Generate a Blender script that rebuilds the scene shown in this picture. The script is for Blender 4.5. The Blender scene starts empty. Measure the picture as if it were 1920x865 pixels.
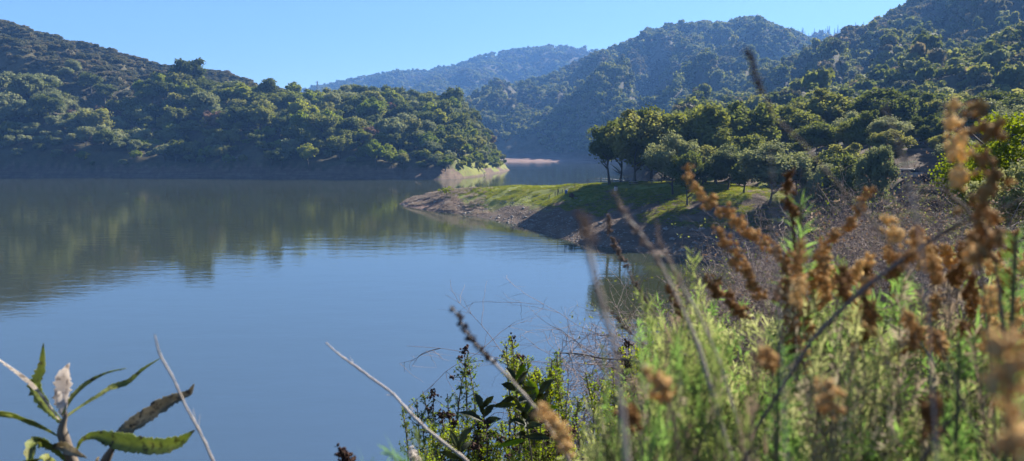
import bpy, bmesh, math, random
import numpy as np
from mathutils import Vector

rng = np.random.default_rng(7)
random.seed(7)
S = bpy.context.scene
C = S.collection
EYE = 16.0
F = 1387.0
TH = math.atan(157.5 / 1387)
CT, ST = math.cos(TH), math.sin(TH)


# ------------------------------------------------------------------ camera geometry helpers
def ray(px, py):
    u = (px - 960) / F
    v = (432.5 - py) / F
    return u, CT + v * ST, -ST + v * CT


def P(px, py, Y):
    u, y, z = ray(px, py)
    t = Y / y
    return Vector((u * t, Y, EYE + z * t))


def PW(px, py, z=0.0):
    u, y, zz = ray(px, py)
    t = (z - EYE) / zz
    return (u * t, y * t)


def azr(px, py):
    u, y, z = ray(px, py)
    return math.atan2(u, y), z / math.hypot(u, y)


# ------------------------------------------------------------------ noise
class VNoise:
    def __init__(self, seed):
        r = np.random.default_rng(seed)
        self.t = r.random((256, 256)) * 2 - 1

    def __call__(self, x, y):
        x = np.asarray(x, float)
        y = np.asarray(y, float)
        xi = np.floor(x).astype(int)
        yi = np.floor(y).astype(int)
        fx = x - xi
        fy = y - yi
        fx = fx * fx * fx * (fx * (fx * 6 - 15) + 10)
        fy = fy * fy * fy * (fy * (fy * 6 - 15) + 10)
        a = self.t[xi & 255, yi & 255]
        b = self.t[(xi + 1) & 255, yi & 255]
        c = self.t[xi & 255, (yi + 1) & 255]
        d = self.t[(xi + 1) & 255, (yi + 1) & 255]
        return (a * (1 - fx) + b * fx) * (1 - fy) + (c * (1 - fx) + d * fx) * fy


n1, n2, n3, n4, n5 = [VNoise(s) for s in (1, 2, 3, 4, 5)]


def fbm(n, x, y, o=4):
    s = 0
    a = 1
    for k in range(o):
        s = s + a * n(x * 2 ** k + 17 * k, y * 2 ** k + 5 * k)
        a *= .5
    return s


def sstep(a, b, x):
    t = np.clip((x - a) / (b - a), 0, 1)
    return t * t * (3 - 2 * t)


# ------------------------------------------------------------------ terrain
def ctl_sky(pts, treeh):
    """(px, py, r[, h]) -> arrays az, r, z of the bare ground under the skyline"""
    A, R, Z = [], [], []
    for p in pts:
        a, e = azr(p[0], p[1])
        h = p[3] if len(p) > 3 else treeh
        A.append(a)
        R.append(p[2])
        Z.append(EYE + e * p[2] - h)
    return np.array(A), np.array(R), np.array(Z)


def ctl_shore(pts):
    A, R = [], []
    for p in pts:
        x, y = PW(p[0], p[1])
        A.append(math.atan2(x, y))
        R.append(math.hypot(x, y))
    return np.array(A), np.array(R)


L1s = ctl_shore([(-500, 345), (-200, 339), (0, 333), (200, 333), (400, 334), (600, 336), (760, 337), (815, 337), (850, 335.9), (880, 333.6), (905, 330.8), (930, 326.5), (950, 321.5),
                 (962, 319)])
_ga = np.linspace(L1s[0][0], L1s[0][-1], 900)
_gr = np.interp(_ga, *L1s)
_kk = np.exp(-.5 * (np.arange(-40, 41) / 15.) ** 2)
_gs = np.convolve(np.pad(_gr, 40, mode='edge'), _kk / _kk.sum(), 'valid')
_wt = sstep(0, 50, np.arange(900)[::-1])
L1s = (_ga, _gs * _wt + _gr * (1 - _wt))
L1r = ctl_sky([(-700, -60, 700, 6), (-300, -40, 720, 6), (0, 35, 720, 4), (100, 60, 715, 4), (200, 88, 705, 4), (300, 115, 695, 4),
               (400, 125, 680, 4), (450, 139, 665, 4), (510, 158, 645, 4), (545, 157, 610, 8), (600, 163, 600, 9), (660, 165, 585, 9), (700, 170, 575, 9),
               (780, 178, 550, 9), (850, 184, 530, 9), (885, 208, 525, 8), (915, 248, 520, 6), (935, 282, 515, 5), (953, 308, 510, 3.2),
               (962, 320, 507, 1.5)], 6)
L2r = ctl_sky([(200, 240, 2300), (450, 190, 2500), (600, 160, 2650), (640, 148, 2650), (720, 136, 2700), (800, 127, 2700), (860, 120, 2700),
               (900, 102, 2700), (960, 91, 2700), (1050, 82, 2700), (1110, 92, 2700), (1200, 104, 2700), (1400, 130, 2700), (1700, 150, 2700)], 9)
L3r = ctl_sky([(700, 262, 1000), (800, 225, 1100), (850, 192, 1200), (900, 178, 1300), (960, 158, 1400), (1040, 136, 1450), (1110, 100, 1500), (1180, 74, 1500),
               (1260, 44, 1500), (1330, 39, 1500), (1440, 41, 1500), (1500, 62, 1500), (1560, 95, 1500), (1700, 130, 1500), (2100, 130, 1500)], 8)
L3br = ctl_sky([(1250, 110, 2300), (1400, 80, 2300), (1500, 60, 2300), (1560, 52, 2300), (1620, 48, 2300), (1680, 44, 2300), (1900, 20, 2300)], 18)
L4r = ctl_sky([(1220, 262, 520), (1300, 205, 640), (1380, 170, 720), (1450, 128, 800), (1530, 88, 860), (1620, 53, 900), (1700, 11, 950), (1760, -28, 950),
               (1920, -105, 950), (2300, -200, 950), (3000, -300, 950)], 6)
L5r = ctl_sky([(1180, 272, 330), (1300, 212, 360), (1430, 188, 390), (1500, 172, 400), (1560, 158, 400), (1640, 140, 400), (1700, 122, 400), (1800, 92, 400), (1920, 45, 400),
               (2300, -60, 400), (3000, -150, 380)], 6)


def L1_param(a):
    r0 = np.interp(a, *L1s)
    r1 = np.maximum(np.interp(a, L1r[0], L1r[1]), r0 + 1)
    z1 = np.interp(a, L1r[0], L1r[2])
    end = L1s[0][-1]
    z1 = np.where(a > end, z1 - (a - end) * 400, z1)
    return r0, r1, z1


def hill(a, r, r0, r1, z1, zb, gl, gf, seedn, p=.9, back=.3, skew=0.0, bank=0.0):
    t = (r - r0) / (r1 - r0)
    tc = np.clip(t, 0, 1)
    prof = tc ** p
    g = fbm(seedn, a * gf + skew * tc + 40, tc * 2.2 + 3, 4)
    g2 = fbm(seedn, a * gf * 2.3 - skew * tc * 2 + 90, tc * 3 + 30, 3)
    env = np.clip(4 * tc * (1 - tc), 0, 1) ** .8
    z = zb + (z1 - zb) * prof + gl * (-np.abs(g) + .3 + .35 * g2) * env
    z = z + bank * sstep(0, 9, r - r0) * (1 - tc)
    z = np.where(t > 1, z1 - (r - r1) * back, z)
    z = np.where(t < 0, zb + (r - r0) * .35, z)
    return z


SH = [(-260, -60), (-90, 5), (-50, 21), (-20, 26.5), (-3, 30), (5, 38), (12, 52), (19, 68), (25, 82), (28, 92)] + \
     [PW(1400, 492), PW(1320, 487), PW(1200, 474), PW(1080, 456), PW(1015, 437), PW(960, 420), PW(900, 408), PW(860, 402), PW(820, 398), PW(785, 392), PW(762, 388), PW(748, 382.5),
      (-31, 212), (-24, 213), (-10, 209), (8, 207), (25, 207), (42, 214), (60, 235), (90, 275), (140, 340), (230, 420), (360, 480), (900, 600), (900, -600), (-260, -600)]
SH = np.array(SH)


def sdist(x, y):
    d = np.full(np.shape(x), 1e9)
    inside = np.zeros(np.shape(x), bool)
    n = len(SH)
    for i in range(n):
        ax, ay = SH[i]
        bx, by = SH[(i + 1) % n]
        dx, dy = bx - ax, by - ay
        t = np.clip(((x - ax) * dx + (y - ay) * dy) / (dx * dx + dy * dy), 0, 1)
        d = np.minimum(d, np.hypot(x - ax - t * dx, y - ay - t * dy))
        c = ((ay > y) != (by > y)) & (x < dx * (y - ay) / (dy if abs(dy) > 1e-9 else 1e-9) + ax)
        inside ^= c
    return np.where(inside, d, -d)


def near_land(x, y):
    d = sdist(x, y)
    far = sstep(60, 108, y)
    cap = 14.5 * (1 - far) + (8.7 - 2.7 * sstep(148, 192, y) * (1 - sstep(45, 75, x))) * far
    cap = cap + np.clip(.35 * (x - 44), 0, 7.5) * sstep(20, 90, y) + np.clip(.12 * (x - 6), 0, 5) * (1 - sstep(20, 90, y))
    k = .52 * (1 - far) + .37 * far
    dn = d + 1.2 * fbm(n2, x * .12, y * .12, 3) * np.clip(d / 4, 0, 1)
    u = k * dn
    w = 1.6
    h = np.clip(.5 + .5 * (cap - u) / w, 0, 1)
    z = cap * (1 - h) + u * h - w * h * (1 - h)
    z = np.where(d < 0, .3 * d, z)
    z = z + np.clip(d / 6, 0, 1) * (.16 * fbm(n3, x * .3, y * .3, 4) * sstep(8, 60, np.hypot(x, y)) + .05 * fbm(n3, x * 1.7, y * 1.7, 3))
    return z, d


def layers(x, y):
    x = np.asarray(x, float)
    y = np.asarray(y, float)
    r = np.hypot(x, y)
    a = np.arctan2(x, y)
    lo = -8.0
    r0, r1, z1 = L1_param(a)
    r0 = r0 + 5 * fbm(n4, a * 34 + 5, a * 0, 3) * sstep(azr(700, 300)[0], azr(800, 300)[0], a)
    r1 = np.maximum(r1, r0 + 3)
    z_l1 = hill(a, r, r0, r1, z1, 0, 24 * np.clip(z1 / 90, 0.02, 1), 7.0, n1, p=.85, skew=1.6, bank=7.0 * np.clip(z1 / 30, 0, 1) * (1 - .9 * sstep(azr(640, 320)[0], azr(880, 320)[0], a)))
    z_l1 = np.where(a < -1.35, lo, z_l1)
    one = np.ones_like(a)
    z_l2 = hill(a, r, 1300 * one, np.interp(a, L2r[0], L2r[1]), np.interp(a, L2r[0], L2r[2]), 5, 60, 10, n2, p=1.1, skew=1.2)
    r3 = np.interp(a, [azr(900, 300)[0], azr(1050, 300)[0], azr(1140, 300)[0], azr(1400, 300)[0]], [800, 775, 720, 640])
    a3 = azr(1115, 300)[0]
    flat = 1 - sstep(a3 - .03, a3 + .01, a)
    r3b = r3 + 110 * flat
    z_l3 = hill(a, r, r3b, np.interp(a, L3r[0], L3r[1]), np.interp(a, L3r[0], L3r[2]), 6.2 * flat, 62, 13, n3, p=.95, skew=1.5, bank=6)
    z_fl = np.where((r > r3) & (r < r3b), 6.3 * (r - r3) / 110 + .5 * fbm(n4, x * .05, y * .05) * sstep(r3, r3 + 30, r), -9)
    z_l3 = np.where(r < r3b, np.maximum(z_l3, z_fl), z_l3)
    z_l3 = np.where(r < r3, (r - r3) * .3, z_l3)
    z_l3b = hill(a, r, 1500 * one, np.interp(a, L3br[0], L3br[1]), np.interp(a, L3br[0], L3br[2]), 20, 30, 10, n4)
    z_l3b = np.where(a < azr(1200, 100)[0], lo, z_l3b)
    fade = sstep(azr(1130, 250)[0], azr(1240, 250)[0], a)
    z_l4 = hill(a, r, 235 * one, np.interp(a, L4r[0], L4r[1]), np.interp(a, L4r[0], L4r[2]), 9, 36, 11, n4, p=1.05, skew=-1.5)
    z_l5 = hill(a, r, 205 * one, np.interp(a, L5r[0], L5r[1]), np.interp(a, L5r[0], L5r[2]), 9, 8, 12, n5, p=1.1, skew=-1.0, back=.12)
    z_l4 = np.where(fade > 0, z_l4 * fade + lo * (1 - fade), lo)
    z_l5 = np.where(fade > 0, z_l5 * fade + lo * (1 - fade), lo)
    zn, dn = near_land(x, y)
    return (z_l1, z_l2, z_l3, z_l3b, z_l4, z_l5, zn), dn


def H(x, y, full=False):
    Ls, dn = layers(x, y)
    st = np.stack(Ls)
    z = np.maximum(st.max(0), -6.0)
    r = np.hypot(x, y)
    z = z + sstep(1, 12, z) * sstep(250, 500, r) * 1.6 * fbm(n5, np.asarray(x) * .03, np.asarray(y) * .03, 4)
    z = z + sstep(.2, 4, z) * sstep(250, 400, r) * .8 * fbm(n2, np.asarray(x) * .11, np.asarray(y) * .11, 3)
    if full:
        return z, st.argmax(0), dn
    return z


def h1(x, y):
    return float(H(np.array([x]), np.array([y]))[0])


# ------------------------------------------------------------------ mesh helpers
def mesh_np(name, pieces, mats, smooth=True, attrs=None):
    """pieces: list of (V (n,3), F (m,k), material slot)"""
    vs, loops, starts, mi = [], [], [], []
    off = 0
    lo = 0
    for p in pieces:
        V, Fc = p[0], p[1]
        m = p[2] if len(p) > 2 else 0
        if len(V) == 0 or len(Fc) == 0:
            continue
        Fc = np.asarray(Fc, np.int32)
        vs.append(np.asarray(V, np.float32))
        k = Fc.shape[1]
        loops.append((Fc + off).ravel())
        starts.append(lo + np.arange(len(Fc), dtype=np.int32) * k)
        mi.append(np.full(len(Fc), m, np.int32))
        off += len(V)
        lo += Fc.size
    V = np.concatenate(vs)
    Lp = np.concatenate(loops)
    St = np.concatenate(starts)
    me = bpy.data.meshes.new(name)
    me.vertices.add(len(V))
    me.vertices.foreach_set('co', V.ravel())
    me.loops.add(len(Lp))
    me.loops.foreach_set('vertex_index', Lp)
    me.polygons.add(len(St))
    me.polygons.foreach_set('loop_start', St)
    for m in mats:
        me.materials.append(m)
    me.polygons.foreach_set('material_index', np.concatenate(mi))
    if smooth:
        me.polygons.foreach_set('use_smooth', np.ones(len(St), bool))
    if attrs:
        for k2, arr in attrs.items():
            at = me.attributes.new(k2, 'FLOAT', 'POINT')
            at.data.foreach_set('value', np.asarray(arr, np.float32))
    me.update(calc_edges=True)
    me.validate()
    return me


def ob(name, me, parent=None, loc=None, label=None, cat=None, group=None, kind=None, rot=None, scale=None):
    o = bpy.data.objects.new(name, me)
    C.objects.link(o)
    if parent is not None:
        o.parent = parent
    if loc is not None:
        o.location = loc
    if rot is not None:
        o.rotation_euler = rot
    if scale is not None:
        o.scale = scale
    for k, v in (('label', label), ('category', cat), ('group', group), ('kind', kind)):
        if v:
            o[k] = v
    return o


def tube(pts, rad, sides=5):
    pts = np.asarray([tuple(p) for p in pts], float)
    n = len(pts)
    rad = np.broadcast_to(np.asarray(rad, float), (n,))
    d = np.gradient(pts, axis=0)
    d /= np.linalg.norm(d, axis=1)[:, None] + 1e-12
    ref = np.array([0.31, .17, .93])
    if abs(d[0] @ ref) > .9:
        ref = np.array([1., 0, 0.1])
    u = np.cross(d, ref)
    u /= np.linalg.norm(u, axis=1)[:, None] + 1e-12
    w = np.cross(d, u)
    an = np.arange(sides) * 2 * math.pi / sides
    V = pts[:, None, :] + rad[:, None, None] * (np.cos(an)[None, :, None] * u[:, None, :] + np.sin(an)[None, :, None] * w[:, None, :])
    V = V.reshape(-1, 3)
    i = np.arange(n - 1)[:, None] * sides
    j = np.arange(sides)[None, :]
    j2 = (j + 1) % sides
    Fc = np.stack([i + j, i + j2, i + sides + j2, i + sides + j], -1).reshape(-1, 4)
    return V, Fc


def ico(sub):
    bm = bmesh.new()
    bmesh.ops.create_icosphere(bm, subdivisions=sub, radius=1)
    V = np.array([v.co[:] for v in bm.verts])
    Fc = np.array([[v.index for v in f.verts] for f in bm.faces])
    bm.free()
    return V, Fc


ICO1, ICO2, ICO3 = ico(1), ico(2), ico(3)


def many(tv, tf, pos, scl, rg, jitter=0.0):
    """copies of a template at pos with scale scl (n,) or (n,3) and random turn"""
    n = len(pos)
    scl = np.asarray(scl, float)
    if scl.ndim == 1:
        scl = np.repeat(scl[:, None], 3, 1)
    q = rg.normal(size=(n, 4))
    q /= np.linalg.norm(q, axis=1)[:, None]
    w, x, y, z = q.T
    R = np.stack([1 - 2 * (y * y + z * z), 2 * (x * y - z * w), 2 * (x * z + y * w), 2 * (x * y + z * w), 1 - 2 * (x * x + z * z), 2 * (y * z - x * w),
                  2 * (x * z - y * w), 2 * (y * z + x * w), 1 - 2 * (x * x + y * y)], -1).reshape(n, 3, 3)
    V = np.einsum('nij,nvj->nvi', R, tv[None] * scl[:, None, :]) + pos[:, None, :]
    if jitter:
        V = V + rg.normal(size=V.shape) * jitter * scl.mean(1)[:, None, None]
    Fc = (tf[None] + (np.arange(n) * len(tv))[:, None, None]).reshape(-1, tf.shape[1])
    return V.reshape(-1, 3), Fc


def cards(pos, nrm, size, rg, aspect=.75, jit=.6, dirv=None, bend=0.0):
    """leaf faces: quads (pointed) centred at pos, facing about nrm"""
    n = len(pos)
    nn = nrm + rg.normal(size=(n, 3)) * jit
    nn /= np.linalg.norm(nn, axis=1)[:, None] + 1e-9
    t = rg.normal(size=(n, 3)) if dirv is None else dirv
    t = t - (t * nn).sum(1)[:, None] * nn
    t /= np.linalg.norm(t, axis=1)[:, None] + 1e-9
    b = np.cross(nn, t)
    s = np.broadcast_to(size, (n,))[:, None]
    V = np.stack([pos - t * s, pos + b * s * aspect + nn * s * bend, pos + t * s, pos - b * s * aspect + nn * s * bend], 1).reshape(-1, 3)
    Fc = np.arange(n * 4).reshape(-1, 4)
    return V, Fc


# ------------------------------------------------------------------ material helpers
def new_mat(name):
    m = bpy.data.materials.new(name)
    m.use_nodes = True
    nt = m.node_tree
    for n in list(nt.nodes):
        nt.nodes.remove(n)
    out = nt.nodes.new('ShaderNodeOutputMaterial')
    return m, nt, out


def ramp(nt, fac, stops):
    r = nt.nodes.new('ShaderNodeValToRGB')
    el = r.color_ramp.elements
    while len(el) < len(stops):
        el.new(.5)
    for e, (p, c) in zip(el, stops):
        e.position = p
        e.color = (*c, 1)
    nt.links.new(fac, r.inputs[0])
    return r.outputs[0]


def noise(nt, scale, detail=3, coord=None, rough=.55, vec_scale=None):
    n = nt.nodes.new('ShaderNodeTexNoise')
    n.inputs['Scale'].default_value = scale
    n.inputs['Detail'].default_value = detail
    n.inputs['Roughness'].default_value = rough
    if coord is not None:
        if vec_scale:
            mp = nt.nodes.new('ShaderNodeMapping')
            mp.inputs['Scale'].default_value = vec_scale
            nt.links.new(coord, mp.inputs[0])
            coord = mp.outputs[0]
        nt.links.new(coord, n.inputs['Vector'])
    return n.outputs[0]


def mixc(nt, fac, a, b):
    m = nt.nodes.new('ShaderNodeMix')
    m.data_type = 'RGBA'
    for s, v in ((m.inputs[0], fac), (m.inputs[6], a), (m.inputs[7], b)):
        if isinstance(v, (int, float)):
            s.default_value = v
        elif isinstance(v, tuple):
            s.default_value = (*v, 1)
        else:
            nt.links.new(v, s)
    return m.outputs[2]


def math_n(nt, op, a, b=0.0, clamp=False):
    m = nt.nodes.new('ShaderNodeMath')
    m.operation = op
    m.use_clamp = clamp
    for s, v in ((m.inputs[0], a), (m.inputs[1], b)):
        if isinstance(v, (int, float)):
            s.default_value = v
        else:
            nt.links.new(v, s)
    return m.outputs[0]


def leaf_mat(name, stops, trans=.35, tboost=1.5, nscale=.6, rough=.75, spec=.06, hue=.49, sat=1.15):
    """foliage: colour varies per plant and with a noise over the leaves; part of the light passes through"""
    m, nt, out = new_mat(name)
    oi = nt.nodes.new('ShaderNodeObjectInfo')
    geo = nt.nodes.new('ShaderNodeNewGeometry')
    nz = noise(nt, nscale, 2, geo.outputs['Position'])
    f = math_n(nt, 'MULTIPLY_ADD', nz, .7)
    nt.nodes[-1].inputs[2].default_value = -.35
    rnd = math_n(nt, 'ADD', oi.outputs['Random'], f, True)
    col = ramp(nt, rnd, stops)
    pr = nt.nodes.new('ShaderNodeBsdfPrincipled')
    nt.links.new(col, pr.inputs['Base Color'])
    pr.inputs['Roughness'].default_value = rough
    pr.inputs['Specular IOR Level'].default_value = spec
    tr = nt.nodes.new('ShaderNodeBsdfTranslucent')
    hs = nt.nodes.new('ShaderNodeHueSaturation')
    hs.inputs['Saturation'].default_value = sat
    hs.inputs['Value'].default_value = tboost
    hs.inputs['Hue'].default_value = hue
    nt.links.new(col, hs.inputs['Color'])
    nt.links.new(hs.outputs[0], tr.inputs[0])
    mx = nt.nodes.new('ShaderNodeMixShader')
    mx.inputs[0].default_value = trans
    nt.links.new(pr.outputs[0], mx.inputs[1])
    nt.links.new(tr.outputs[0], mx.inputs[2])
    nt.links.new(mx.outputs[0], out.inputs[0])
    return m


def plain(name, c1, c2=None, scale=8, rough=.8, metallic=0, bump=0, spec=.3, coords='obj'):
    m, nt, out = new_mat(name)
    pr = nt.nodes.new('ShaderNodeBsdfPrincipled')
    tc = nt.nodes.new('ShaderNodeTexCoord')
    nz = noise(nt, scale, 4, tc.outputs['Object'])
    col = ramp(nt, nz, [(.3, c1), (.7, c2 or c1)])
    nt.links.new(col, pr.inputs['Base Color'])
    pr.inputs['Roughness'].default_value = rough
    pr.inputs['Metallic'].default_value = metallic
    pr.inputs['Specular IOR Level'].default_value = spec
    if bump:
        bp = nt.nodes.new('ShaderNodeBump')
        bp.inputs['Strength'].default_value = bump
        nt.links.new(nz, bp.inputs['Height'])
        nt.links.new(bp.outputs[0], pr.inputs['Normal'])
    nt.links.new(pr.outputs[0], out.inputs[0])
    return m


M_oak = leaf_mat('oak_leaves', [(0, (.065, .082, .022)), (.4, (.105, .125, .032)), (.75, (.150, .165, .044)), (1, (.20, .20, .062))], .42, nscale=.25)
M_green = leaf_mat('fresh_leaves', [(0, (.12, .16, .022)), (.5, (.18, .215, .034)), (1, (.24, .25, .05))], .45, nscale=.25)
M_chap = leaf_mat('chaparral_leaves', [(0, (.068, .072, .032)), (.35, (.098, .100, .046)), (.7, (.128, .122, .058)), (1, (.18, .15, .08))], .32, nscale=.15)
M_grey = leaf_mat('grey_green_leaves', [(0, (.13, .15, .06)), (.5, (.18, .195, .085)), (1, (.24, .25, .115))], .34, nscale=.4)
M_rust = leaf_mat('rusty_leaves', [(0, (.13, .08, .055)), (1, (.19, .13, .085))], .28)
M_bark = plain('bark', (.05, .042, .033), (.11, .095, .08), 6, .9, bump=.4)
M_conif = leaf_mat('conifer_needles', [(0, (.02, .03, .014)), (1, (.04, .055, .025))], .1)


# ------------------------------------------------------------------ terrain mesh
def build_ground():
    half = math.radians(44)
    fine = np.linspace(-half, half, 620)
    coarse = np.linspace(half, 2 * math.pi - half, 72)[1:-1]
    A = np.concatenate([fine, coarse])
    rr = np.concatenate([np.geomspace(.4, 90, 200), np.geomspace(90, 260, 190)[1:], np.geomspace(260, 1000, 230)[1:], np.geomspace(1000, 3400, 110)[1:]])
    a, r = np.meshgrid(A, rr, indexing='ij')
    x, y = r * np.sin(a), r * np.cos(a)
    z, which, dn = H(x.ravel(), y.ravel(), True)
    xf, yf = x.ravel(), y.ravel()
    V = np.stack([xf, yf, z], 1)
    nA, nR = len(A), len(rr)
    i = np.arange(nA)[:, None]
    j = np.arange(nR - 1)[None, :]
    i2 = (i + 1) % nA
    Fc = np.stack([i * nR + j, i2 * nR + j, i2 * nR + j + 1, i * nR + j + 1], -1).reshape(-1, 4)
    c = len(V)
    V = np.vstack([V, [[0, 0, h1(0, .3)]]])
    tri = np.stack([np.full(nA, c), (np.arange(nA) + 1) % nA * nR, np.arange(nA) * nR], 1)
    nz = fbm(n4, xf * .05, yf * .05, 4)
    nz2 = fbm(n3, xf * .25, yf * .25, 4)
    rad = np.hypot(xf, yf)
    az = np.arctan2(xf, yf)
    thr = np.where(which == 0, 5.2, np.where(which == 2, 9, 5.2)) + 1.4 * nz + .6 * nz2
    # the sunny flank of the far knoll and the point of the near spit carry grass down to the water
    knoll = sstep(azr(820, 320)[0], azr(885, 320)[0], az + .02 * nz) * (which == 0)
    thr = np.where(knoll > .5, .9 + 2.6 * sstep(.1, .5, fbm(n2, xf * .07, yf * .07, 2)), thr)
    spit = np.clip((yf - 135) / 25, 0, 1) * (which == 6)
    thr = thr - 4.0 * spit * (1 - sstep(2, 20, xf)) + 1.6 * sstep(12, 26, xf) * (yf > 90) * (which == 6)
    tip = sstep(-12, -24, xf) * (which == 6) * (yf > 120)
    thr = thr + 3.4 * tip
    bare = sstep(-1.1, 1.1, thr - z)
    # trampled earth in front of the park trees
    bare = np.maximum(bare, sstep(-.2, .5, nz2 + .3 * nz + .25) * sstep(30, 40, xf) * (yf > 90) * (yf < 180) * (which == 6) * .8)
    pink = np.clip(((which == 2) * 1.0) * sstep(5, 1, z) + ((rad > 300) & (which == 0)) * .02 + tip * .75, 0, 1)
    lawn = ((which == 6) & (yf > 90)) * (1 - .85 * sstep(44, 58, xf))
    lawn = np.maximum(lawn, knoll * .8)
    wild = ((rad > 260) & (lawn < .1)) * 1.0
    bare = np.where((which == 0) & (z < 5.5), bare, bare)
    ext = lambda q: np.append(q, q[0])
    me = mesh_np('ground', [(V, Fc, 0)], [ground_mat()], attrs=None)
    # centre fan
    bm = bmesh.new()
    bm.from_mesh(me)
    bm.verts.ensure_lookup_table()
    for t in tri:
        try:
            bm.faces.new([bm.verts[int(k)] for k in t]).smooth = True
        except Exception:
            pass
    bm.to_mesh(me)
    bm.free()
    for nme, arr in (('bare', ext(bare)), ('pink', ext(pink)), ('lawn', ext(lawn)), ('wild', ext(wild))):
        at = me.attributes.new(nme, 'FLOAT', 'POINT')
        at.data.foreach_set('value', np.asarray(arr, np.float32))
    ob('ground', me, kind='structure')


def ground_mat():
    m, nt, out = new_mat('ground_cover')
    geo = nt.nodes.new('ShaderNodeNewGeometry')
    pos = geo.outputs['Position']

    def attr(n):
        a = nt.nodes.new('ShaderNodeAttribute')
        a.attribute_name = n
        return a.outputs['Fac']
    nA = noise(nt, .35, 6, pos, .65)
    nB = noise(nt, 2.2, 6, pos, .7)
    nC = noise(nt, .06, 4, pos)
    strata = noise(nt, 1.0, 4, pos, .6, (.06, .06, 1.6))
    vor = nt.nodes.new('ShaderNodeTexVoronoi')
    vor.inputs['Scale'].default_value = 1.6
    nt.links.new(pos, vor.inputs['Vector'])
    soil = ramp(nt, nA, [(.3, (.085, .058, .040)), (.5, (.135, .095, .068)), (.7, (.19, .14, .10))])
    pinks = ramp(nt, nB, [(.3, (.17, .105, .08)), (.6, (.27, .17, .13)), (.75, (.36, .26, .20))])
    soil = mixc(nt, attr('pink'), soil, pinks)
    stonef = math_n(nt, 'LESS_THAN', vor.outputs['Distance'], .16)
    stonef2 = math_n(nt, 'MULTIPLY', stonef, math_n(nt, 'GREATER_THAN', nB, .52))
    soil = mixc(nt, math_n(nt, 'MULTIPLY', stonef2, .35), soil, (.34, .30, .26))
    sf = ramp(nt, strata, [(.4, (0, 0, 0)), (.62, (1, 1, 1))])
    soil = mixc(nt, math_n(nt, 'MULTIPLY', sf, .5), soil, (.06, .044, .034))
    grass = ramp(nt, nB, [(.25, (.045, .062, .012)), (.45, (.13, .17, .026)), (.62, (.19, .215, .042)), (.8, (.24, .235, .07))])
    grass2 = ramp(nt, nC, [(.35, (.13, .165, .03)), (.55, (.25, .24, .06)), (.7, (.20, .16, .07))])
    grass = mixc(nt, .5, grass, grass2)
    dryp = ramp(nt, noise(nt, .22, 5, pos, .7), [(.5, (0, 0, 0)), (.66, (1, 1, 1))])
    grass = mixc(nt, math_n(nt, 'MULTIPLY', dryp, .6), grass, (.16, .12, .06))
    wildc = ramp(nt, nA, [(.3, (.045, .045, .022)), (.55, (.085, .072, .038)), (.75, (.11, .10, .045))])
    litter = ramp(nt, nB, [(.3, (.022, .017, .013)), (.5, (.045, .034, .026)), (.7, (.045, .046, .022))])
    base = mixc(nt, attr('lawn'), litter, grass)
    base = mixc(nt, attr('wild'), base, wildc)
    bf = math_n(nt, 'ADD', attr('bare'), math_n(nt, 'MULTIPLY', math_n(nt, 'SUBTRACT', nB, .5), 1.4), True)
    bf = ramp(nt, bf, [(.35, (0, 0, 0)), (.65, (1, 1, 1))])
    col = mixc(nt, bf, base, soil)
    pr = nt.nodes.new('ShaderNodeBsdfPrincipled')
    pr.inputs['Roughness'].default_value = .95
    pr.inputs['Specular IOR Level'].default_value = .15
    nt.links.new(col, pr.inputs['Base Color'])
    hsum = math_n(nt, 'ADD', math_n(nt, 'MULTIPLY', nA, 1.0), math_n(nt, 'MULTIPLY', nB, .45))
    bp = nt.nodes.new('ShaderNodeBump')
    bp.inputs['Strength'].default_value = .9
    bp.inputs['Distance'].default_value = .45
    nt.links.new(hsum, bp.inputs['Height'])
    nt.links.new(bp.outputs[0], pr.inputs['Normal'])
    nt.links.new(pr.outputs[0], out.inputs[0])
    return m


build_ground()


# ------------------------------------------------------------------ water
def build_water():
    m, nt, out = new_mat('lake_water')
    geo = nt.nodes.new('ShaderNodeNewGeometry')
    pos = geo.outputs['Position']
    a = noise(nt, 1.0, 3, pos, .5, (.9, 2.0, 1))
    b = noise(nt, .22, 2, pos, .5, (.8, 1.7, 1))
    patch = ramp(nt, noise(nt, .018, 3, pos, .5, (.6, 1.6, 1)), [(.35, (.35, .35, .35)), (.65, (1, 1, 1))])
    hgt = math_n(nt, 'ADD', math_n(nt, 'MULTIPLY', a, .011), math_n(nt, 'MULTIPLY', b, .034))
    hgt = math_n(nt, 'MULTIPLY', hgt, patch)
    bp = nt.nodes.new('ShaderNodeBump')
    bp.inputs['Strength'].default_value = 1
    bp.inputs['Distance'].default_value = 1.0
    nt.links.new(hgt, bp.inputs['Height'])
    pr = nt.nodes.new('ShaderNodeBsdfPrincipled')
    pr.inputs['Base Color'].default_value = (.036, .042, .022, 1)
    pr.inputs['Roughness'].default_value = .02
    pr.inputs['IOR'].default_value = 4.4
    pr.inputs['Specular IOR Level'].default_value = .5
    nt.links.new(bp.outputs[0], pr.inputs['Normal'])
    nt.links.new(pr.outputs[0], out.inputs[0])
    xs = np.array([-2600, -900, -300, 0, 300, 900, 2600.])
    ys = np.array([-200, 0, 100, 300, 700, 1300.])
    gx, gy = np.meshgrid(xs, ys, indexing='ij')
    V = np.stack([gx.ravel(), gy.ravel(), np.zeros(gx.size)], 1)
    i = np.arange(len(xs) - 1)[:, None] * len(ys)
    j = np.arange(len(ys) - 1)[None, :]
    Fc = np.stack([i + j, i + len(ys) + j, i + len(ys) + j + 1, i + j + 1], -1).reshape(-1, 4)
    ob('water', mesh_np('water', [(V, Fc)], [m]), kind='structure')


build_water()


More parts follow.
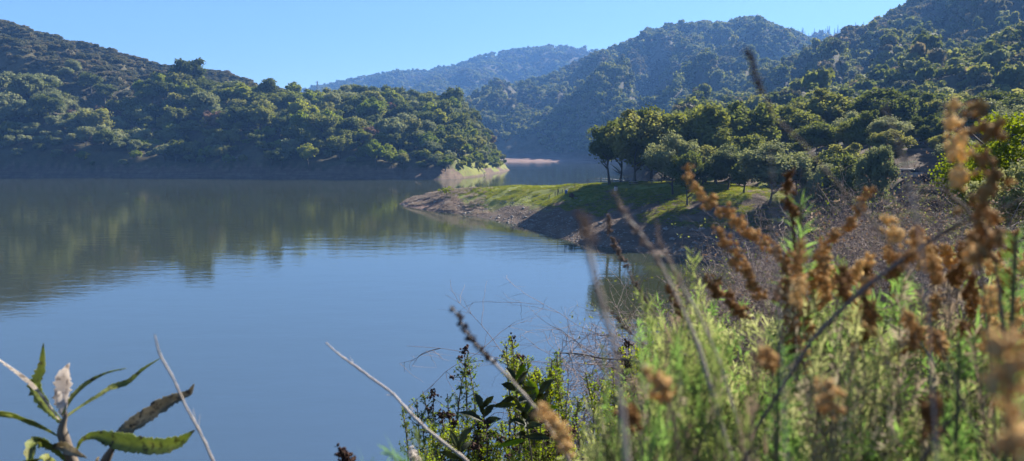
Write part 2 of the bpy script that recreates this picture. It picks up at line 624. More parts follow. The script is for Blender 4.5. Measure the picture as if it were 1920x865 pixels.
# ------------------------------------------------------------------ crowns
def crown(seed, w, h, lobes, per, leaf, mat, base=.25, lr=(.26, .42), core=.78, flat=.8, top_bias=.25, jit=.55):
    """crown of height h above z=0 and width w, made of many leaf faces on uneven lobes"""
    rg = np.random.default_rng(seed)
    pcs = []
    R = w / 2
    c = []
    for k in range(lobes):
        for _ in range(30):
            d = rg.normal(size=3)
            d /= np.linalg.norm(d)
            q = rg.uniform(.25, .72) if k > 2 else rg.uniform(0, .4)
            p = np.array([d[0] * q * R, d[1] * q * R, h * (.55 + .42 * d[2] * q)])
            if p[2] > h * base:
                break
        c.append(p)
    for p in c:
        r = R * rg.uniform(*lr)
        sq = np.array([1, 1, flat]) * rg.uniform(.85, 1.15, 3)
        n = int(per * rg.uniform(.7, 1.2))
        d = rg.normal(size=(n, 3))
        d[:, 2] += top_bias
        d /= np.linalg.norm(d, axis=1)[:, None]
        rad = r * rg.uniform(.72, 1.16, n) ** 1
        bump = 1 + .22 * np.sin(d[:, 0] * 5 + p[0]) * np.sin(d[:, 1] * 5 + p[1]) * 1.2
        pos = p + d * (rad * bump)[:, None] * sq
        pcs.append(cards(pos, d, leaf * rg.uniform(.6, 1.25, n), rg, .8, jit))
        V, Fc = ICO1 if per < 80 else ICO2
        pcs.append((V * r * core * sq * rg.uniform(.85, 1.1, (len(V), 1)) + p, Fc))
    return mesh_np('crown', pcs, [mat], smooth=False)


def trunk(seed, h, r, spread, forks=5, lean=.1, start=.35):
    rg = np.random.default_rng(seed)
    pcs = []
    top = np.array([rg.normal() * lean * h, rg.normal() * lean * h, h])
    base = np.array([0, 0, -.6])
    mid = (base + top) / 2 + np.array([rg.normal(), rg.normal(), 0]) * .05 * h
    pts = [base, [0, 0, 0], mid * .6 + top * .0, mid, top]
    pts[2] = mid * .55
    pcs.append(tube(pts, [r * 1.5, r * 1.15, r * .9, r * .7, r * .3], 7))
    for k in range(forks):
        t = rg.uniform(start, .95)
        s = mid * (t / .5) if t < .5 else mid + (top - mid) * (t - .5) * 2
        an = rg.uniform(0, 6.28)
        L = spread * rg.uniform(.6, 1)
        e = s + np.array([math.cos(an) * L, math.sin(an) * L, rg.uniform(.25, .6) * L + .08 * h])
        m2 = (s + e) / 2 + np.array([0, 0, -.06 * L]) + rg.normal(size=3) * .05 * L
        pcs.append(tube([s, m2, e], [r * .55, r * .38, r * .12], 5))
    return mesh_np('trunk', pcs, [M_bark])


tmpl = bpy.data.collections.new('templates')


def stuff(name, pts, scl, rotz, idx, temps, label, tilt=None):
    """uncountable mass: instances of the templates on a cloud of points, one object"""
    n = len(pts)
    tc = bpy.data.collections.new('src_' + name)
    for k, t in enumerate(temps):
        o = bpy.data.objects.new('src%02d_%s' % (k, name), t)
        tc.objects.link(o)
    me = bpy.data.meshes.new(name)
    me.vertices.add(n)
    me.vertices.foreach_set('co', np.asarray(pts, np.float32).ravel())
    at = me.attributes.new('idx', 'INT', 'POINT')
    at.data.foreach_set('value', np.asarray(idx, np.int32))
    rot = np.zeros((n, 3), np.float32)
    rot[:, 2] = rotz
    if tilt is not None:
        rot[:, :2] = tilt
    at = me.attributes.new('rot', 'FLOAT_VECTOR', 'POINT')
    at.data.foreach_set('vector', rot.ravel())
    scl = np.asarray(scl, np.float32)
    if scl.ndim == 1:
        scl = np.repeat(scl[:, None], 3, 1)
    at = me.attributes.new('scl', 'FLOAT_VECTOR', 'POINT')
    at.data.foreach_set('vector', scl.ravel())
    o = ob(name, me, kind='stuff', label=label, cat=name.replace('_', ' '))
    g = bpy.data.node_groups.new('scatter', 'GeometryNodeTree')
    g.interface.new_socket('Geometry', in_out='INPUT', socket_type='NodeSocketGeometry')
    g.interface.new_socket('Geometry', in_out='OUTPUT', socket_type='NodeSocketGeometry')
    N, L = g.nodes, g.links
    i, ou = N.new('NodeGroupInput'), N.new('NodeGroupOutput')
    mp, ip, ci = N.new('GeometryNodeMeshToPoints'), N.new('GeometryNodeInstanceOnPoints'), N.new('GeometryNodeCollectionInfo')
    ci.inputs['Collection'].default_value = tc
    ci.inputs['Separate Children'].default_value = True
    ci.inputs['Reset Children'].default_value = True
    L.new(i.outputs[0], mp.inputs[0])
    L.new(mp.outputs[0], ip.inputs['Points'])
    L.new(ci.outputs[0], ip.inputs['Instance'])
    ip.inputs['Pick Instance'].default_value = True
    for nme, t, sock in (('idx', 'INT', 'Instance Index'), ('rot', 'FLOAT_VECTOR', 'Rotation'), ('scl', 'FLOAT_VECTOR', 'Scale')):
        x = N.new('GeometryNodeInputNamedAttribute')
        x.data_type = t
        x.inputs[0].default_value = nme
        L.new(x.outputs[0], ip.inputs[sock])
    L.new(ip.outputs[0], ou.inputs[0])
    md = o.modifiers.new('scatter', 'NODES')
    md.node_group = g
    return o


# hill crown templates (unit about 10 m)
oakT = [crown(100 + k, 10, 7.6 + .5 * k, 21, 130, .34, M_oak, base=.08, lr=(.17, .36), jit=.6) for k in range(4)]
oakT += [crown(110 + k, 10, 9, 20, 120, .34, M_green, base=.1, lr=(.17, .36), jit=.6) for k in range(1)]
greyT = [crown(115 + k, 10, 8.0, 20, 120, .34, M_grey, base=.1, lr=(.17, .36), jit=.6) for k in range(2)]
rustT = [crown(118, 10, 8, 16, 60, .45, M_rust, base=.2)]
shrubT = [crown(120 + k, 10, 4.6, 12, 90, .6, M_chap, base=.02, flat=.6, lr=(.24, .4)) for k in range(3)]
farT = [crown(130 + k, 10, 7.5, 8, 34, .95, M_oak, base=.1) for k in range(3)] + [crown(140 + k, 10, 6.5, 7, 34, 1.0, M_chap, base=.05) for k in range(2)] + \
       [crown(146, 10, 7.5, 8, 34, .95, M_grey, base=.1)]


def conifer(seed, h, w):
    rg = np.random.default_rng(seed)
    pcs = [tube([(0, 0, -1), (0, 0, h)], [h * .02, .03], 5)]
    for k in range(16):
        z = h * (.12 + .86 * k / 16)
        R = w / 2 * (1 - k / 16.5) * rg.uniform(.75, 1.15)
        n = 26
        an = rg.uniform(0, 6.28, n)
        q = rg.uniform(.1, 1, n) * R
        pos = np.stack([np.cos(an) * q, np.sin(an) * q, z - q * .25], 1)
        nn = np.stack([np.cos(an) * .4, np.sin(an) * .4, np.ones(n)], 1)
        pcs.append(cards(pos, nn, .5 * rg.uniform(.7, 1.3, n) * w / 6, rg, .5, .4))
    return mesh_np('crown', pcs, [M_conif], smooth=False)


conT = [conifer(150 + k, 20, 7) for k in range(3)]


def polar_sample(a0, a1, r0, r1, spacing, rg):
    area = .5 * (a1 - a0) * (r1 ** 2 - r0 ** 2)
    n = int(area / spacing ** 2)
    a = rg.uniform(a0, a1, n)
    r = np.sqrt(rg.uniform(r0 ** 2, r1 ** 2, n))
    return a, r


def thin(x, y, dmin, pri=None):
    """simple grid-hash thinning so crowns do not coincide"""
    keep = []
    cell = {}
    order = range(len(x))
    for i in order:
        d = dmin[i] if hasattr(dmin, '__len__') else dmin
        k = (int(x[i] // 6), int(y[i] // 6))
        ok = True
        for dx in (-1, 0, 1):
            for dy in (-1, 0, 1):
                for j in cell.get((k[0] + dx, k[1] + dy), ()):
                    if (x[i] - x[j]) ** 2 + (y[i] - y[j]) ** 2 < d * d:
                        ok = False
                        break
                if not ok:
                    break
            if not ok:
                break
        if ok:
            keep.append(i)
            cell.setdefault(k, []).append(i)
    return np.array(keep)


def hill_woods():
    rg = np.random.default_rng(21)
    # ---- left hill and knoll: individual trees where they show largest, the rest a mass
    a, r = polar_sample(math.radians(-46), azr(958, 320)[0], 350, 800, 2.3, rg)
    x, y = r * np.sin(a), r * np.cos(a)
    z, wh, dn = H(x, y, True)
    r0, r1, z1 = L1_param(a)
    t = (r - r0) / (r1 - r0)
    pxx = 960 + F * np.tan(a)
    # low woodland near the shore, chaparral above; the knoll (px 520-900) is all oak
    up = sstep(.30, .5, t + .22 * fbm(n2, x * .012, y * .012, 3) - .25 * sstep(480, 600, pxx) - .5 * sstep(560, 700, pxx))
    oakish = rg.random(len(a)) > up
    zmin = (4.7 + 1.8 * fbm(n4, x * .05, y * .05, 2)) * (1 - .35 * sstep(640, 760, pxx))
    sunny = pxx > 835
    zmin = np.where(sunny, 2.2 + 1.1 * fbm(n4, x * .08, y * .08, 2), zmin)
    ok = (wh == 0) & (z > zmin) & (t < 1.12) & (t > 0)
    ok &= ~((fbm(n5, x * .03, y * .03, 3) > 1.1))
    x, y, z, t, oakish, pxx, r = [q[ok] for q in (x, y, z, t, oakish, pxx, r)]
    dm = np.where(oakish, 5.2 - 2.1 * sstep(860, 900, pxx), 2.7)
    k = thin(x, y, dm)
    x, y, z, t, oakish, pxx, r = [q[k] for q in (x, y, z, t, oakish, pxx, r)]
    n = len(x)
    s = np.where(oakish, np.clip(1.08 * np.exp(rg.normal(size=n) * .30), .5, 1.9), rg.uniform(.42, .8, n))
    s = np.where(oakish & (pxx > 870), s * np.interp(pxx, [870, 900, 955], [.9, .6, .34]), s)
    s = np.where(t < .12, s * .72, s)
    kind = np.where(oakish, rg.integers(0, 4, n), 8 + rg.integers(0, 3, n))
    gp = fbm(n1, x * .02 + 50, y * .02, 2)
    kind = np.where(oakish & (rg.random(n) < .10 + .25 * (gp > .4)), 4, kind)
    kind = np.where(oakish & ((rg.random(n) < .22) | ((pxx < 240) & (t < .5) & (rg.random(n) < .55))), 5 + rg.integers(0, 2, n), kind)
    kind = np.where(oakish & (rg.random(n) < .05), 7, kind)
    kind = np.where((pxx > 850) & (pxx < 950) & (t < .5) & (rg.random(n) < .5), 4, kind)
    T = oakT + greyT + rustT + shrubT
    # apparent size and nearness decide which 300 are individuals
    app = np.where(oakish & (pxx > -20), s / r * (1 - .5 * np.clip(t, 0, 1)), 0)
    top = np.argsort(-app)[:230]
    isind = np.zeros(n, bool)
    isind[top] = True
    rz = rg.uniform(0, 6.28, n)
    hs = rg.uniform(.85, 1.2, n)
    tT = [trunk(200 + k, 6, .28, 3, 4, .12) for k in range(2)]
    lab = {0: 'dark evergreen oak crowded among the trees on the wooded hillside across the lake',
           4: 'bright yellow-green broad crowned tree in the wood across the lake',
           5: 'pale grey-green rounded tree in the wood across the lake',
           7: 'rusty brown half bare tree among green oaks across the lake'}
    grp = {0: 'dark oaks on the hillside across the lake', 4: 'yellow-green trees across the lake', 5: 'grey-green trees across the lake',
           7: 'rusty trees across the lake'}
    nm = {0: 'oak_tree', 4: 'broadleaf_tree', 5: 'willow_tree', 7: 'bare_tree'}
    nm[5] = 'round_tree'
    for i in np.where(isind)[0]:
        kk = int(kind[i])
        g = 0 if kk < 4 else (5 if kk in (5, 6) else kk)
        e = ob(nm[g], None, loc=(x[i], y[i], z[i] - .2), rot=(0, 0, rz[i]), scale=(s[i] * 1.14, s[i] * 1.14, s[i] * hs[i]), label=lab[g], cat='tree', group=grp[g])
        ob('crown', T[kk], e, loc=(0, 0, 1.2))
        ob('trunk', tT[i % 2], e)
    m = ~isind
    pts = np.stack([x, y, z + np.where(oakish, .6, -.4)], 1)[m]
    sc = np.stack([s * 1.14, s * 1.14, s * hs], 1)[m]
    stuff('hillside_woodland', pts, sc, rz[m], kind[m], T, 'dense oak and chaparral wood covering the hillside across the lake')
    print('L1 trees', n, isind.sum())
    # ---- far hills
    def cover(name, a0, a1, ra, rb, sp, layer, smin, smax, probs, label, zmin=9, T=farT, dthr=.9, kk=None):
        a, r = polar_sample(a0, a1, ra, rb, sp, rg)
        x, y = r * np.sin(a), r * np.cos(a)
        z, wh, dn = H(x, y, True)
        ok = np.isin(wh, layer) & (z > zmin) & (fbm(n5, x * .01, y * .01, 3) < dthr)
        x, y, z = x[ok], y[ok], z[ok]
        n = len(x)
        s = np.clip((smin + smax) / 2 * np.exp(rg.normal(size=n) * .26), smin * .6, smax * 1.5)
        kd = rg.choice(len(T), n, p=probs)
        patch = fbm(n2, x * .008, y * .008, 3)
        if T is farT:
            kd = np.where((patch > .35), 3 + rg.integers(0, 2, n), kd)
        # not every point of the far slopes sees the lens: skip what lies well behind a crest
        stuff(name, np.stack([x, y, z - .4], 1), np.stack([s, s, s * rg.uniform(.8, 1.25, n)], 1), rg.uniform(0, 6.28, n), kd, T, label)
        print(name, n)
    A = lambda px: azr(px, 200)[0]
    cover('valley_woodland', A(760), A(1720), 700, 1640, 6.2, [2], .75, 1.25, [.28, .22, .2, .08, .07, .15], 'hazy oak wood covering the middle hill beyond the inlet', 7)
    cover('ridge_woodland', A(430), A(1330), 1500, 2800, 10.5, [1], 1.0, 1.5, [.28, .22, .2, .1, .1, .1], 'blue hazy wood on the farthest ridge', 9, dthr=.75)
    cover('right_woodland', A(1130), A(2350), 215, 1000, 5.2, [4, 5], .5, 1.15, [.24, .2, .18, .14, .12, .12], 'shrub and oak covered slopes rising on the right', 9)
    # conifers on the notch ridge
    a, r = polar_sample(A(1440), A(1760), 2150, 2330, 22, rg)
    x, y = r * np.sin(a), r * np.cos(a)
    z, wh, dn = H(x, y, True)
    ok = wh == 3
    x, y, z = x[ok], y[ok], z[ok]
    n = len(x)
    stuff('conifer_forest', np.stack([x, y, z - 1], 1), rg.uniform(.9, 1.7, n), rg.uniform(0, 6.28, n), rg.integers(0, 3, n), conT,
          'dark pointed conifers along the notch of the far ridge')
    cover('notch_woodland', A(1300), A(1800), 1650, 2350, 14, [3], 1.2, 2.0, [.3, .25, .25, .06, .06, .08], 'hazy wood below the far conifer ridge', 20)


hill_woods()


# ------------------------------------------------------------------ the park on the near spit
def park():
    rg = np.random.default_rng(5)
    M_yel = leaf_mat('olive_leaves', [(0, (.075, .095, .022)), (.5, (.11, .13, .03)), (1, (.15, .165, .042))], .38, nscale=.25)
    big = [crown(300 + k, 10, 10, 34, 300, .20, M_oak, base=.06, lr=(.16, .32), jit=.75, core=.62) for k in range(3)]
    yel = [crown(310 + k, 10, 10, 34, 300, .20, M_yel, base=.06, lr=(.16, .32), jit=.75, core=.62) for k in range(1)]
    gry = [crown(320 + k, 10, 10, 34, 300, .18, M_grey, base=.02, lr=(.16, .32), jit=.75, core=.62) for k in range(2)]
    slim = [crown(330, 10, 10, 22, 380, .17, M_oak, base=.02, lr=(.20, .32), jit=.5, core=.66)]
    tk = [trunk(340 + k, 6.5, .36, 3.6, 7, .06, .4) for k in range(3)]
    K = {'o': ('oak_tree', big), 'y': ('broadleaf_tree', yel), 'g': ('round_tree', gry), 's': ('oak_tree', slim)}
    # px, Y, top py, width m, clear trunk m, kind, label
    T = [
        (1143, 158, 212, 10, 4.5, 's', 'tall slim oak at the water end of the park, bare trunk against the lake'),
        (1163, 166, 204, 10, 2.6, 'o', 'narrow dark oak just behind the leaning oak at the end of the park'),
        (1190, 154, 194, 13, 2.6, 'o', 'tall dark oak over the picnic tables'),
        (1220, 162, 196, 13, 1.6, 'o', 'broad dark oak whose thick trunk stands beside the picnic tables'),
        (1246, 170, 200, 13, 1.0, 'o', 'dark oak behind the grey-green tree next to the picnic tables'),
        (1262, 132, 246, 9.5, 1.1, 'g', 'grey-green rounded tree at the top of the earth bank near the picnic tables'),
        (1322, 152, 172, 16, 2.2, 'y', 'yellow-green topped tree, the tallest of the park'),
        (1292, 176, 186, 13, 2.2, 'y', 'yellow-green tree behind and left of the tallest park tree'),
        (1392, 158, 180, 15, 2.0, 'o', 'large round oak right of the tallest yellow-green tree'),
        (1365, 128, 268, 7.5, 2.3, 'g', 'small grey-green tree on a thin trunk in the park shade'),
        (1318, 140, 262, 8, 2.0, 'o', 'small dark oak between the two grey-green trees'),
        (1445, 118, 262, 11, 1.4, 'g', 'spreading grey-green tree at the right end of the earth bank'),
        (1410, 140, 250, 9, 1.8, 'o', 'middle sized oak behind the spreading grey-green tree'),
        (1470, 165, 185, 15, 2.0, 'o', 'big oak behind the spreading grey-green tree'),
        (1535, 175, 158, 19, 2.0, 'o', 'domed oak standing out against the far slope'),
        (1600, 182, 168, 17, 2.0, 'y', 'paler green oak right of the domed oak'),
        (1645, 165, 150, 20, 2.0, 'o', 'widest oak of the park, above the parked cars'),
        (1715, 172, 168, 17, 2.2, 'o', 'dark oak shading the parked cars'),
        (1775, 165, 172, 16, 2.0, 'o', 'oak right of the dark oak that shades the cars'),
        (1530, 138, 218, 12, 1.2, 'o', 'low dark oak with a flat pale top in front of the domed oak'),
        (1600, 132, 222, 11, 1.0, 'o', 'low dark oak left of the parked cars'),
        (1660, 128, 216, 9, 3.6, 'g', 'layered grey-green oak branch tree in front of the cars'),
        (1640, 98, 262, 6, .4, 'g', 'small bushy grey-green tree below the left parked car'),
        (1500, 150, 262, 10, 1.0, 'o', 'low oak in deep shade behind the spreading tree'),
        (1840, 150, 165, 18, 1.5, 'o', 'oak at the right side of the park behind the seed heads'),
        (1905, 140, 160, 18, 1.5, 'o', 'rightmost oak of the park, partly cut by the picture edge'),
        (1345, 138, 300, 6, .3, 'o', 'small dark bushy oak at the top edge of the earth bank'),
        (1495, 120, 285, 7, .4, 'o', 'low bushy oak right of the spreading grey-green tree'),
        (1545, 112, 300, 6, .3, 'g', 'lowest grey-green bush tree beside the pale path'),
        (1590, 118, 262, 8, .6, 'o', 'round dark oak between the path and the bushy grey-green tree'),
        (1600, 106, 285, 6, .2, 'o', 'dark bushy oak just left of the silver car'),
        (1290, 126, 268, 7, .3, 'o', 'bushy oak right of the grey-green tree at the top of the earth bank'),
        (1395, 124, 285, 6, .3, 'o', 'bushy dark oak between the small and the spreading grey-green trees'),
        (1340, 160, 235, 11, .3, 'o', 'dark oak in deep shade under the tallest yellow-green tree'),
        (1240, 150, 262, 8, .6, 'o', 'dark low oak right of the picnic tables'),
        (1672, 122, 262, 8, .2, 'o', 'dark bushy oak close behind the silver car'),
        (1735, 128, 268, 6, .2, 'o', 'dark bushy oak behind the right end of the silver car'),
        (1765, 118, 262, 8, .2, 'g', 'grey-green bushy tree right of the silver car'),
        (1810, 112, 275, 7, .2, 'o', 'bushy oak right of the car behind the blurred seed head'),
        (1850, 108, 262, 8, .2, 'g', 'grey-green bushy tree at the right between the blurred seed heads'),
        (1900, 100, 262, 8, .2, 'o', 'bushy oak low at the right edge below the park oaks'),
        (1700, 152, 225, 12, .2, 'o', None), (1760, 150, 225, 12, .2, 'o', None), (1640, 150, 235, 11, .2, 'o', None), (1580, 150, 235, 11, .2, 'o', None),
        (1385, 190, 215, 15, .3, 'o', None), (1330, 195, 215, 15, .3, 'o', None), (1270, 190, 225, 13, .3, 'o', None), (1450, 190, 210, 15, .3, 'o', None),
        (1520, 195, 200, 16, .3, 'o', None), (1590, 200, 195, 16, .3, 'o', None), (1660, 192, 190, 16, .3, 'o', None), (1730, 190, 190, 16, .3, 'o', None),
        (1800, 190, 185, 16, .3, 'o', None), (1870, 185, 180, 16, .3, 'o', None), (1940, 180, 180, 16, .3, 'o', None),
        (1560, 210, 172, 14, 2, 'o', None), (1480, 205, 178, 14, 2, 'o', None), (1420, 200, 190, 13, 2, 'o', None),
        (1360, 195, 186, 13, 2, 'y', None), (1690, 205, 165, 15, 2, 'o', None), (1750, 208, 158, 15, 2, 'y', None), (1290, 200, 205, 12, 2, 'o', None),
    ]
    for i in range(46):
        px_ = rg.uniform(1530, 1990)
        T.append((px_, rg.uniform(118, 190), None, rg.uniform(6.5, 10), .2, 'oogo'[i % 4], None))
    for px_, Y_ in ((1738, 122), (1752, 131), (1770, 116), (1780, 126), (1795, 108), (1760, 140), (1742, 150), (1815, 122)):
        T.append((px_, Y_, None, rg.uniform(6, 8), .2, 'og'[int(px_) % 2], None))
    for i, (px, Y, top, wd, clear, kd, lab) in enumerate(T):
        p = P(px, 340, Y)
        gz = h1(p.x, Y)
        fill = top is None
        if fill and abs(px - 1706) < 36 and Y < 132:
            continue
        ztop = gz + rg.uniform(4.5, 8) if fill else P(px, top, Y).z
        if fill and px < 1760:
            ztop = max(gz + 3.5, min(ztop, P(px, 200, Y).z))
        wd *= 1.22
        clear *= .45
        hh = max(3.5, ztop - gz - clear * .6)
        wd = min(wd, 1.3 * (hh + clear))
        nm, tl = K[kd]
        e = ob(nm, None, loc=(p.x, Y, gz), rot=(0, 0, rg.uniform(0, 6.28)), cat='tree',
               label=lab or ('smaller tree filling the wood around the parked cars' if fill else 'oak in the back row of the park wood, only its top showing'),
               group='park trees' if lab else ('small trees around the parked cars' if fill else 'back row park trees'))
        ob('crown', tl[i % len(tl)], e, loc=(0, 0, clear * .6), scale=(wd / 10 * rg.uniform(.95, 1.08), wd / 10, hh / 10 * 1.03))
        sc = .9 * max(.55, (clear + hh * .35) / 6.5)
        ob('trunk', tk[i % 3], e, scale=(sc * .9, sc * .9, sc))

    # ---- picnic tables
    wood = plain('weathered_wood', (.34, .30, .25), (.50, .46, .40), 4, .7)
    iron = plain('dark_iron', (.03, .03, .03), (.05, .045, .04), 9, .6)
    conc = plain('pale_concrete', (.38, .36, .33), (.48, .46, .42), 9, .9)

    def box(cx, cy, cz, sx, sy, sz, rz=0):
        V = np.array([(x, y, z) for x in (-.5, .5) for y in (-.5, .5) for z in (-.5, .5)]) * [sx, sy, sz]
        c, s = math.cos(rz), math.sin(rz)
        V = np.stack([V[:, 0] * c - V[:, 1] * s, V[:, 0] * s + V[:, 1] * c, V[:, 2]], 1) + [cx, cy, cz]
        Fc = np.array([(0, 1, 3, 2), (4, 6, 7, 5), (0, 4, 5, 1), (2, 3, 7, 6), (0, 2, 6, 4), (1, 5, 7, 3)])
        return V, Fc

    def bevel_me(name, pcs, mat, wdt=.01):
        me = mesh_np(name, pcs, [mat], smooth=False)
        bm = bmesh.new()
        bm.from_mesh(me)
        bmesh.ops.bevel(bm, geom=bm.edges[:], offset=wdt, segments=1, affect='EDGES')
        bm.to_mesh(me)
        bm.free()
        return me
    top = bevel_me('table_top', [box(0, -.3 + .15 * k, .76, 1.9, .135, .045) for k in range(5)], wood)
    bench = bevel_me('bench', [box(0, 0, .45, 1.9, .13, .045), box(0, .145, .45, 1.9, .13, .045)], wood)
    leg = mesh_np('leg', [tube([(0, -.72, .0), (0, -.25, .73)], .035, 6), tube([(0, .72, 0), (0, .25, .73)], .035, 6), tube([(0, -.78, .42), (0, .78, .42)], .03, 6)], [iron])
    tabs = [(1172, 157, .1, 'picnic table next to the pale litter bin'), (1188, 151, 0, 'picnic table between the leaning oak and the thick trunk'),
            (1206, 163, .3, 'picnic table farthest back under the oaks'), (1229, 147, -.3, 'sunlit picnic table right of the thick oak trunk')]
    for px, Y, rz, lab in tabs:
        p = P(px, 340, Y)
        e = ob('picnic_table', None, loc=(p.x, Y, h1(p.x, Y)), rot=(0, 0, rz), label=lab, cat='picnic table', group='picnic tables under the oaks')
        ob('table_top', top, e)
        ob('bench', bench, e, loc=(0, -.78, 0))
        ob('bench', bench, e, loc=(0, .64, 0))
        ob('leg', leg, e, loc=(-.7, 0, 0))
        ob('leg', leg, e, loc=(.7, 0, 0))
    # litter bin and blue barrel

    def lathe(prof, n=20):
        pr = np.array(prof)
        an = np.arange(n) * 2 * math.pi / n
        V = np.stack([pr[:, 0][:, None] * np.cos(an), pr[:, 0][:, None] * np.sin(an), np.repeat(pr[:, 1][:, None], n, 1)], -1).reshape(-1, 3)
        i = np.arange(len(pr) - 1)[:, None] * n
        j = np.arange(n)[None]
        j2 = (j + 1) % n
        return V, np.stack([i + j, i + j2, i + n + j2, i + n + j], -1).reshape(-1, 4)
    blue = plain('blue_paint', (.04, .11, .28), (.05, .14, .33), 5, .5)
    p = P(1155, 340, 150)
    e = ob('litter_bin', None, loc=(p.x, 150, h1(p.x, 150)), label='pale grey round litter bin with a dark lid left of the picnic tables', cat='litter bin')
    ob('bin_body', mesh_np('bin_body', [lathe([(0, 0.01), (.33, .01), (.36, .12), (.36, .95), (.31, .97)])], [conc]), e)
    ob('lid', mesh_np('lid', [lathe([(.37, .97), (.37, 1.03), (.25, 1.18), (0, 1.22)])], [iron]), e)
    p = P(1062, 340, 161)
    e = ob('barrel', None, loc=(p.x, 161, h1(p.x, 161)), label='small blue barrel at a post on the sunny grass by the fence', cat='barrel')
    ob('barrel_body', mesh_np('barrel_body', [lathe([(0, 0.01), (.27, .01), (.29, .05), (.27, .3), (.29, .33), (.27, .36), (.27, .6), (.29, .63), (.27, .66), (.28, .88), (.25, .9), (0, .9)])], [blue]), e)
    p = P(1059.5, 340, 161.4)
    tag = ob('post', mesh_np('post', [tube([(0, 0, -.3), (0, 0, 1.35)], [.06, .06], 8), box(0, 0, 1.38, .16, .1, .1)], [iron]), loc=(p.x, 161.4, h1(p.x, 161.4)),
             label='short dark post directly beside the blue barrel', cat='post')
    p = P(1046, 340, 163)
    e = ob('notice_post', None, loc=(p.x, 163, h1(p.x, 163)), label='tall dark post with a narrow board at the fence on the grass', cat='sign post')
    ob('post', mesh_np('post', [tube([(0, 0, -.3), (0, 0, 1.75)], [.07, .07], 8)], [iron]), e)
    ob('board', bevel_me('board', [box(.07, -.09, 1.35, .26, .05, .75)], iron), e)
    # fence of thin posts and wires
    steel = plain('dull_steel', (.10, .10, .10), (.16, .16, .15), 9, .5, .3)
    fp = [(1030, 163), (1041, 163.5), (1055, 164), (1078, 165), (1102, 166), (1127, 167), (1148, 170), (1172, 173)]
    root = ob('wire_fence', None, loc=(P(1030, 340, 168).x, 168, 0), label='thin wire fence along the far edge of the grassy spit', cat='fence')
    ox, oy = root.location.x, root.location.y
    tops = []
    pm = mesh_np('post', [tube([(0, 0, -.3), (0, 0, 1.25)], [.09, .09], 6)], [steel])
    for px, Y in fp:
        q = P(px, 340, Y)
        z = h1(q.x, Y)
        ob('post', pm, root, loc=(q.x - ox, Y - oy, z))
        tops.append((q.x - ox, Y - oy, z))
    for hh in (1.1, .65):
        ob('wire', mesh_np('wire', [tube([(a, b, c + hh) for a, b, c in tops], .03, 4)], [steel]), root)
    # two low bushes on the lawn
    bt = crown(350, 1.6, 1.3, 12, 160, .055, M_rust, base=.02)
    bt2 = crown(351, 1.3, 1.1, 12, 160, .055, M_green, base=.02)
    st = mesh_np('stem', [tube([(0, 0, -.2), (.05, .02, .3), (.2 * math.cos(k), .2 * math.sin(k), .7)], [.03, .02, .01], 4) for k in range(5)], [M_bark])
    for px, Y, me, lab, sc in ((1072, 156, bt, 'dark reddish low bush on the sunny grass right of the blue barrel', 1.0),
                               (1081, 155, bt2, 'smaller green bush beside the dark reddish bush', .8)):
        q = P(px, 340, Y)
        e = ob('low_bush', None, loc=(q.x, Y, h1(q.x, Y)), scale=(sc,) * 3, label=lab, cat='bush')
        ob('foliage', me, e)
        ob('stem', st, e)
    q = P(836, 360, 193)
    e = ob('sapling', None, loc=(q.x, 193, h1(q.x, 193)), label='thin leafy sapling on the back edge of the bare spit point', cat='sapling')
    ob('foliage', crown(352, 5.5, 3.0, 14, 30, .16, M_green, base=.1, core=.1, lr=(.1, .2)), e)
    ob('stem', st, e, scale=(3, 3, 3))

    # ---- parked cars
    def car(paint, px, Y, rz, lab, L=4.6):
        q = P(px, 300, Y)
        e = ob('parked_car', None, loc=(q.x, Y, h1(q.x, Y) + .05), rot=(0, 0, rz), label=lab, cat='car', group='cars parked under the trees')
        W = 1.78
        # side section: body and greenhouse
        bod = [(-.5, .32), (-.5, .78), (-.46, .92), (-.22, 1.0), (.22, 1.0), (.40, .93), (.49, .74), (.5, .32)]
        gh = [(-.44, .96), (-.36, 1.38), (-.28, 1.46), (.08, 1.46), (.14, 1.42), (.27, .98)]

        def prism(sec, w0, w1, zmid):
            n = len(sec)
            V = []
            for s in (-1, 1):
                for (x, z) in sec:
                    ww = w0 if z < zmid else w1
                    V.append((x * L, s * ww / 2, z))
            quads = [(i, (i + 1) % n, n + (i + 1) % n, n + i) for i in range(n)]
            bm = bmesh.new()
            vs = [bm.verts.new(v) for v in V]
            for f in quads:
                bm.faces.new([vs[k] for k in f])
            bm.faces.new([vs[k] for k in range(n)][::-1])
            bm.faces.new([vs[n + k] for k in range(n)])
            bmesh.ops.recalc_face_normals(bm, faces=bm.faces[:])
            bmesh.ops.bevel(bm, geom=bm.edges[:], offset=.05, segments=2, affect='EDGES')
            me = bpy.data.meshes.new('body')
            bm.to_mesh(me)
            bm.free()
            return me
        bme = prism(bod, W, W * .96, .9)
        bme.materials.append(paint)
        ob('body', bme, e)
        cme = prism(gh, W * .9, W * .74, 1.2)
        cme.materials.append(glass)
        ob('windows', cme, e)
        rf = prism([(-.33, 1.44), (-.3, 1.50), (.07, 1.50), (.12, 1.44)], W * .8, W * .72, 1.47)
        rf.materials.append(paint)
        ob('roof', rf, e)
        wh = mesh_np('wheel', [tube([(0, -.1, 0), (0, -.099, 0), (0, .099, 0), (0, .1, 0)], [.05, .32, .32, .05], 18)], [rubber])
        rim = mesh_np('rim', [tube([(0, -.112, 0), (0, -.111, 0), (0, .111, 0), (0, .112, 0)], [.02, .2, .2, .02], 14)], [chrome])
        for sx in (-.31, .31):
            for sy in (-1, 1):
                wo = ob('wheel', wh, e, loc=(sx * L, sy * (W / 2 - .1), .32))
                ob('rim', rim, wo)
        for sy in (-1, 1):
            ob('headlight', bevel_me('headlight', [box(L * .497, sy * .62, .72, .04, .3, .14)], chrome), e)
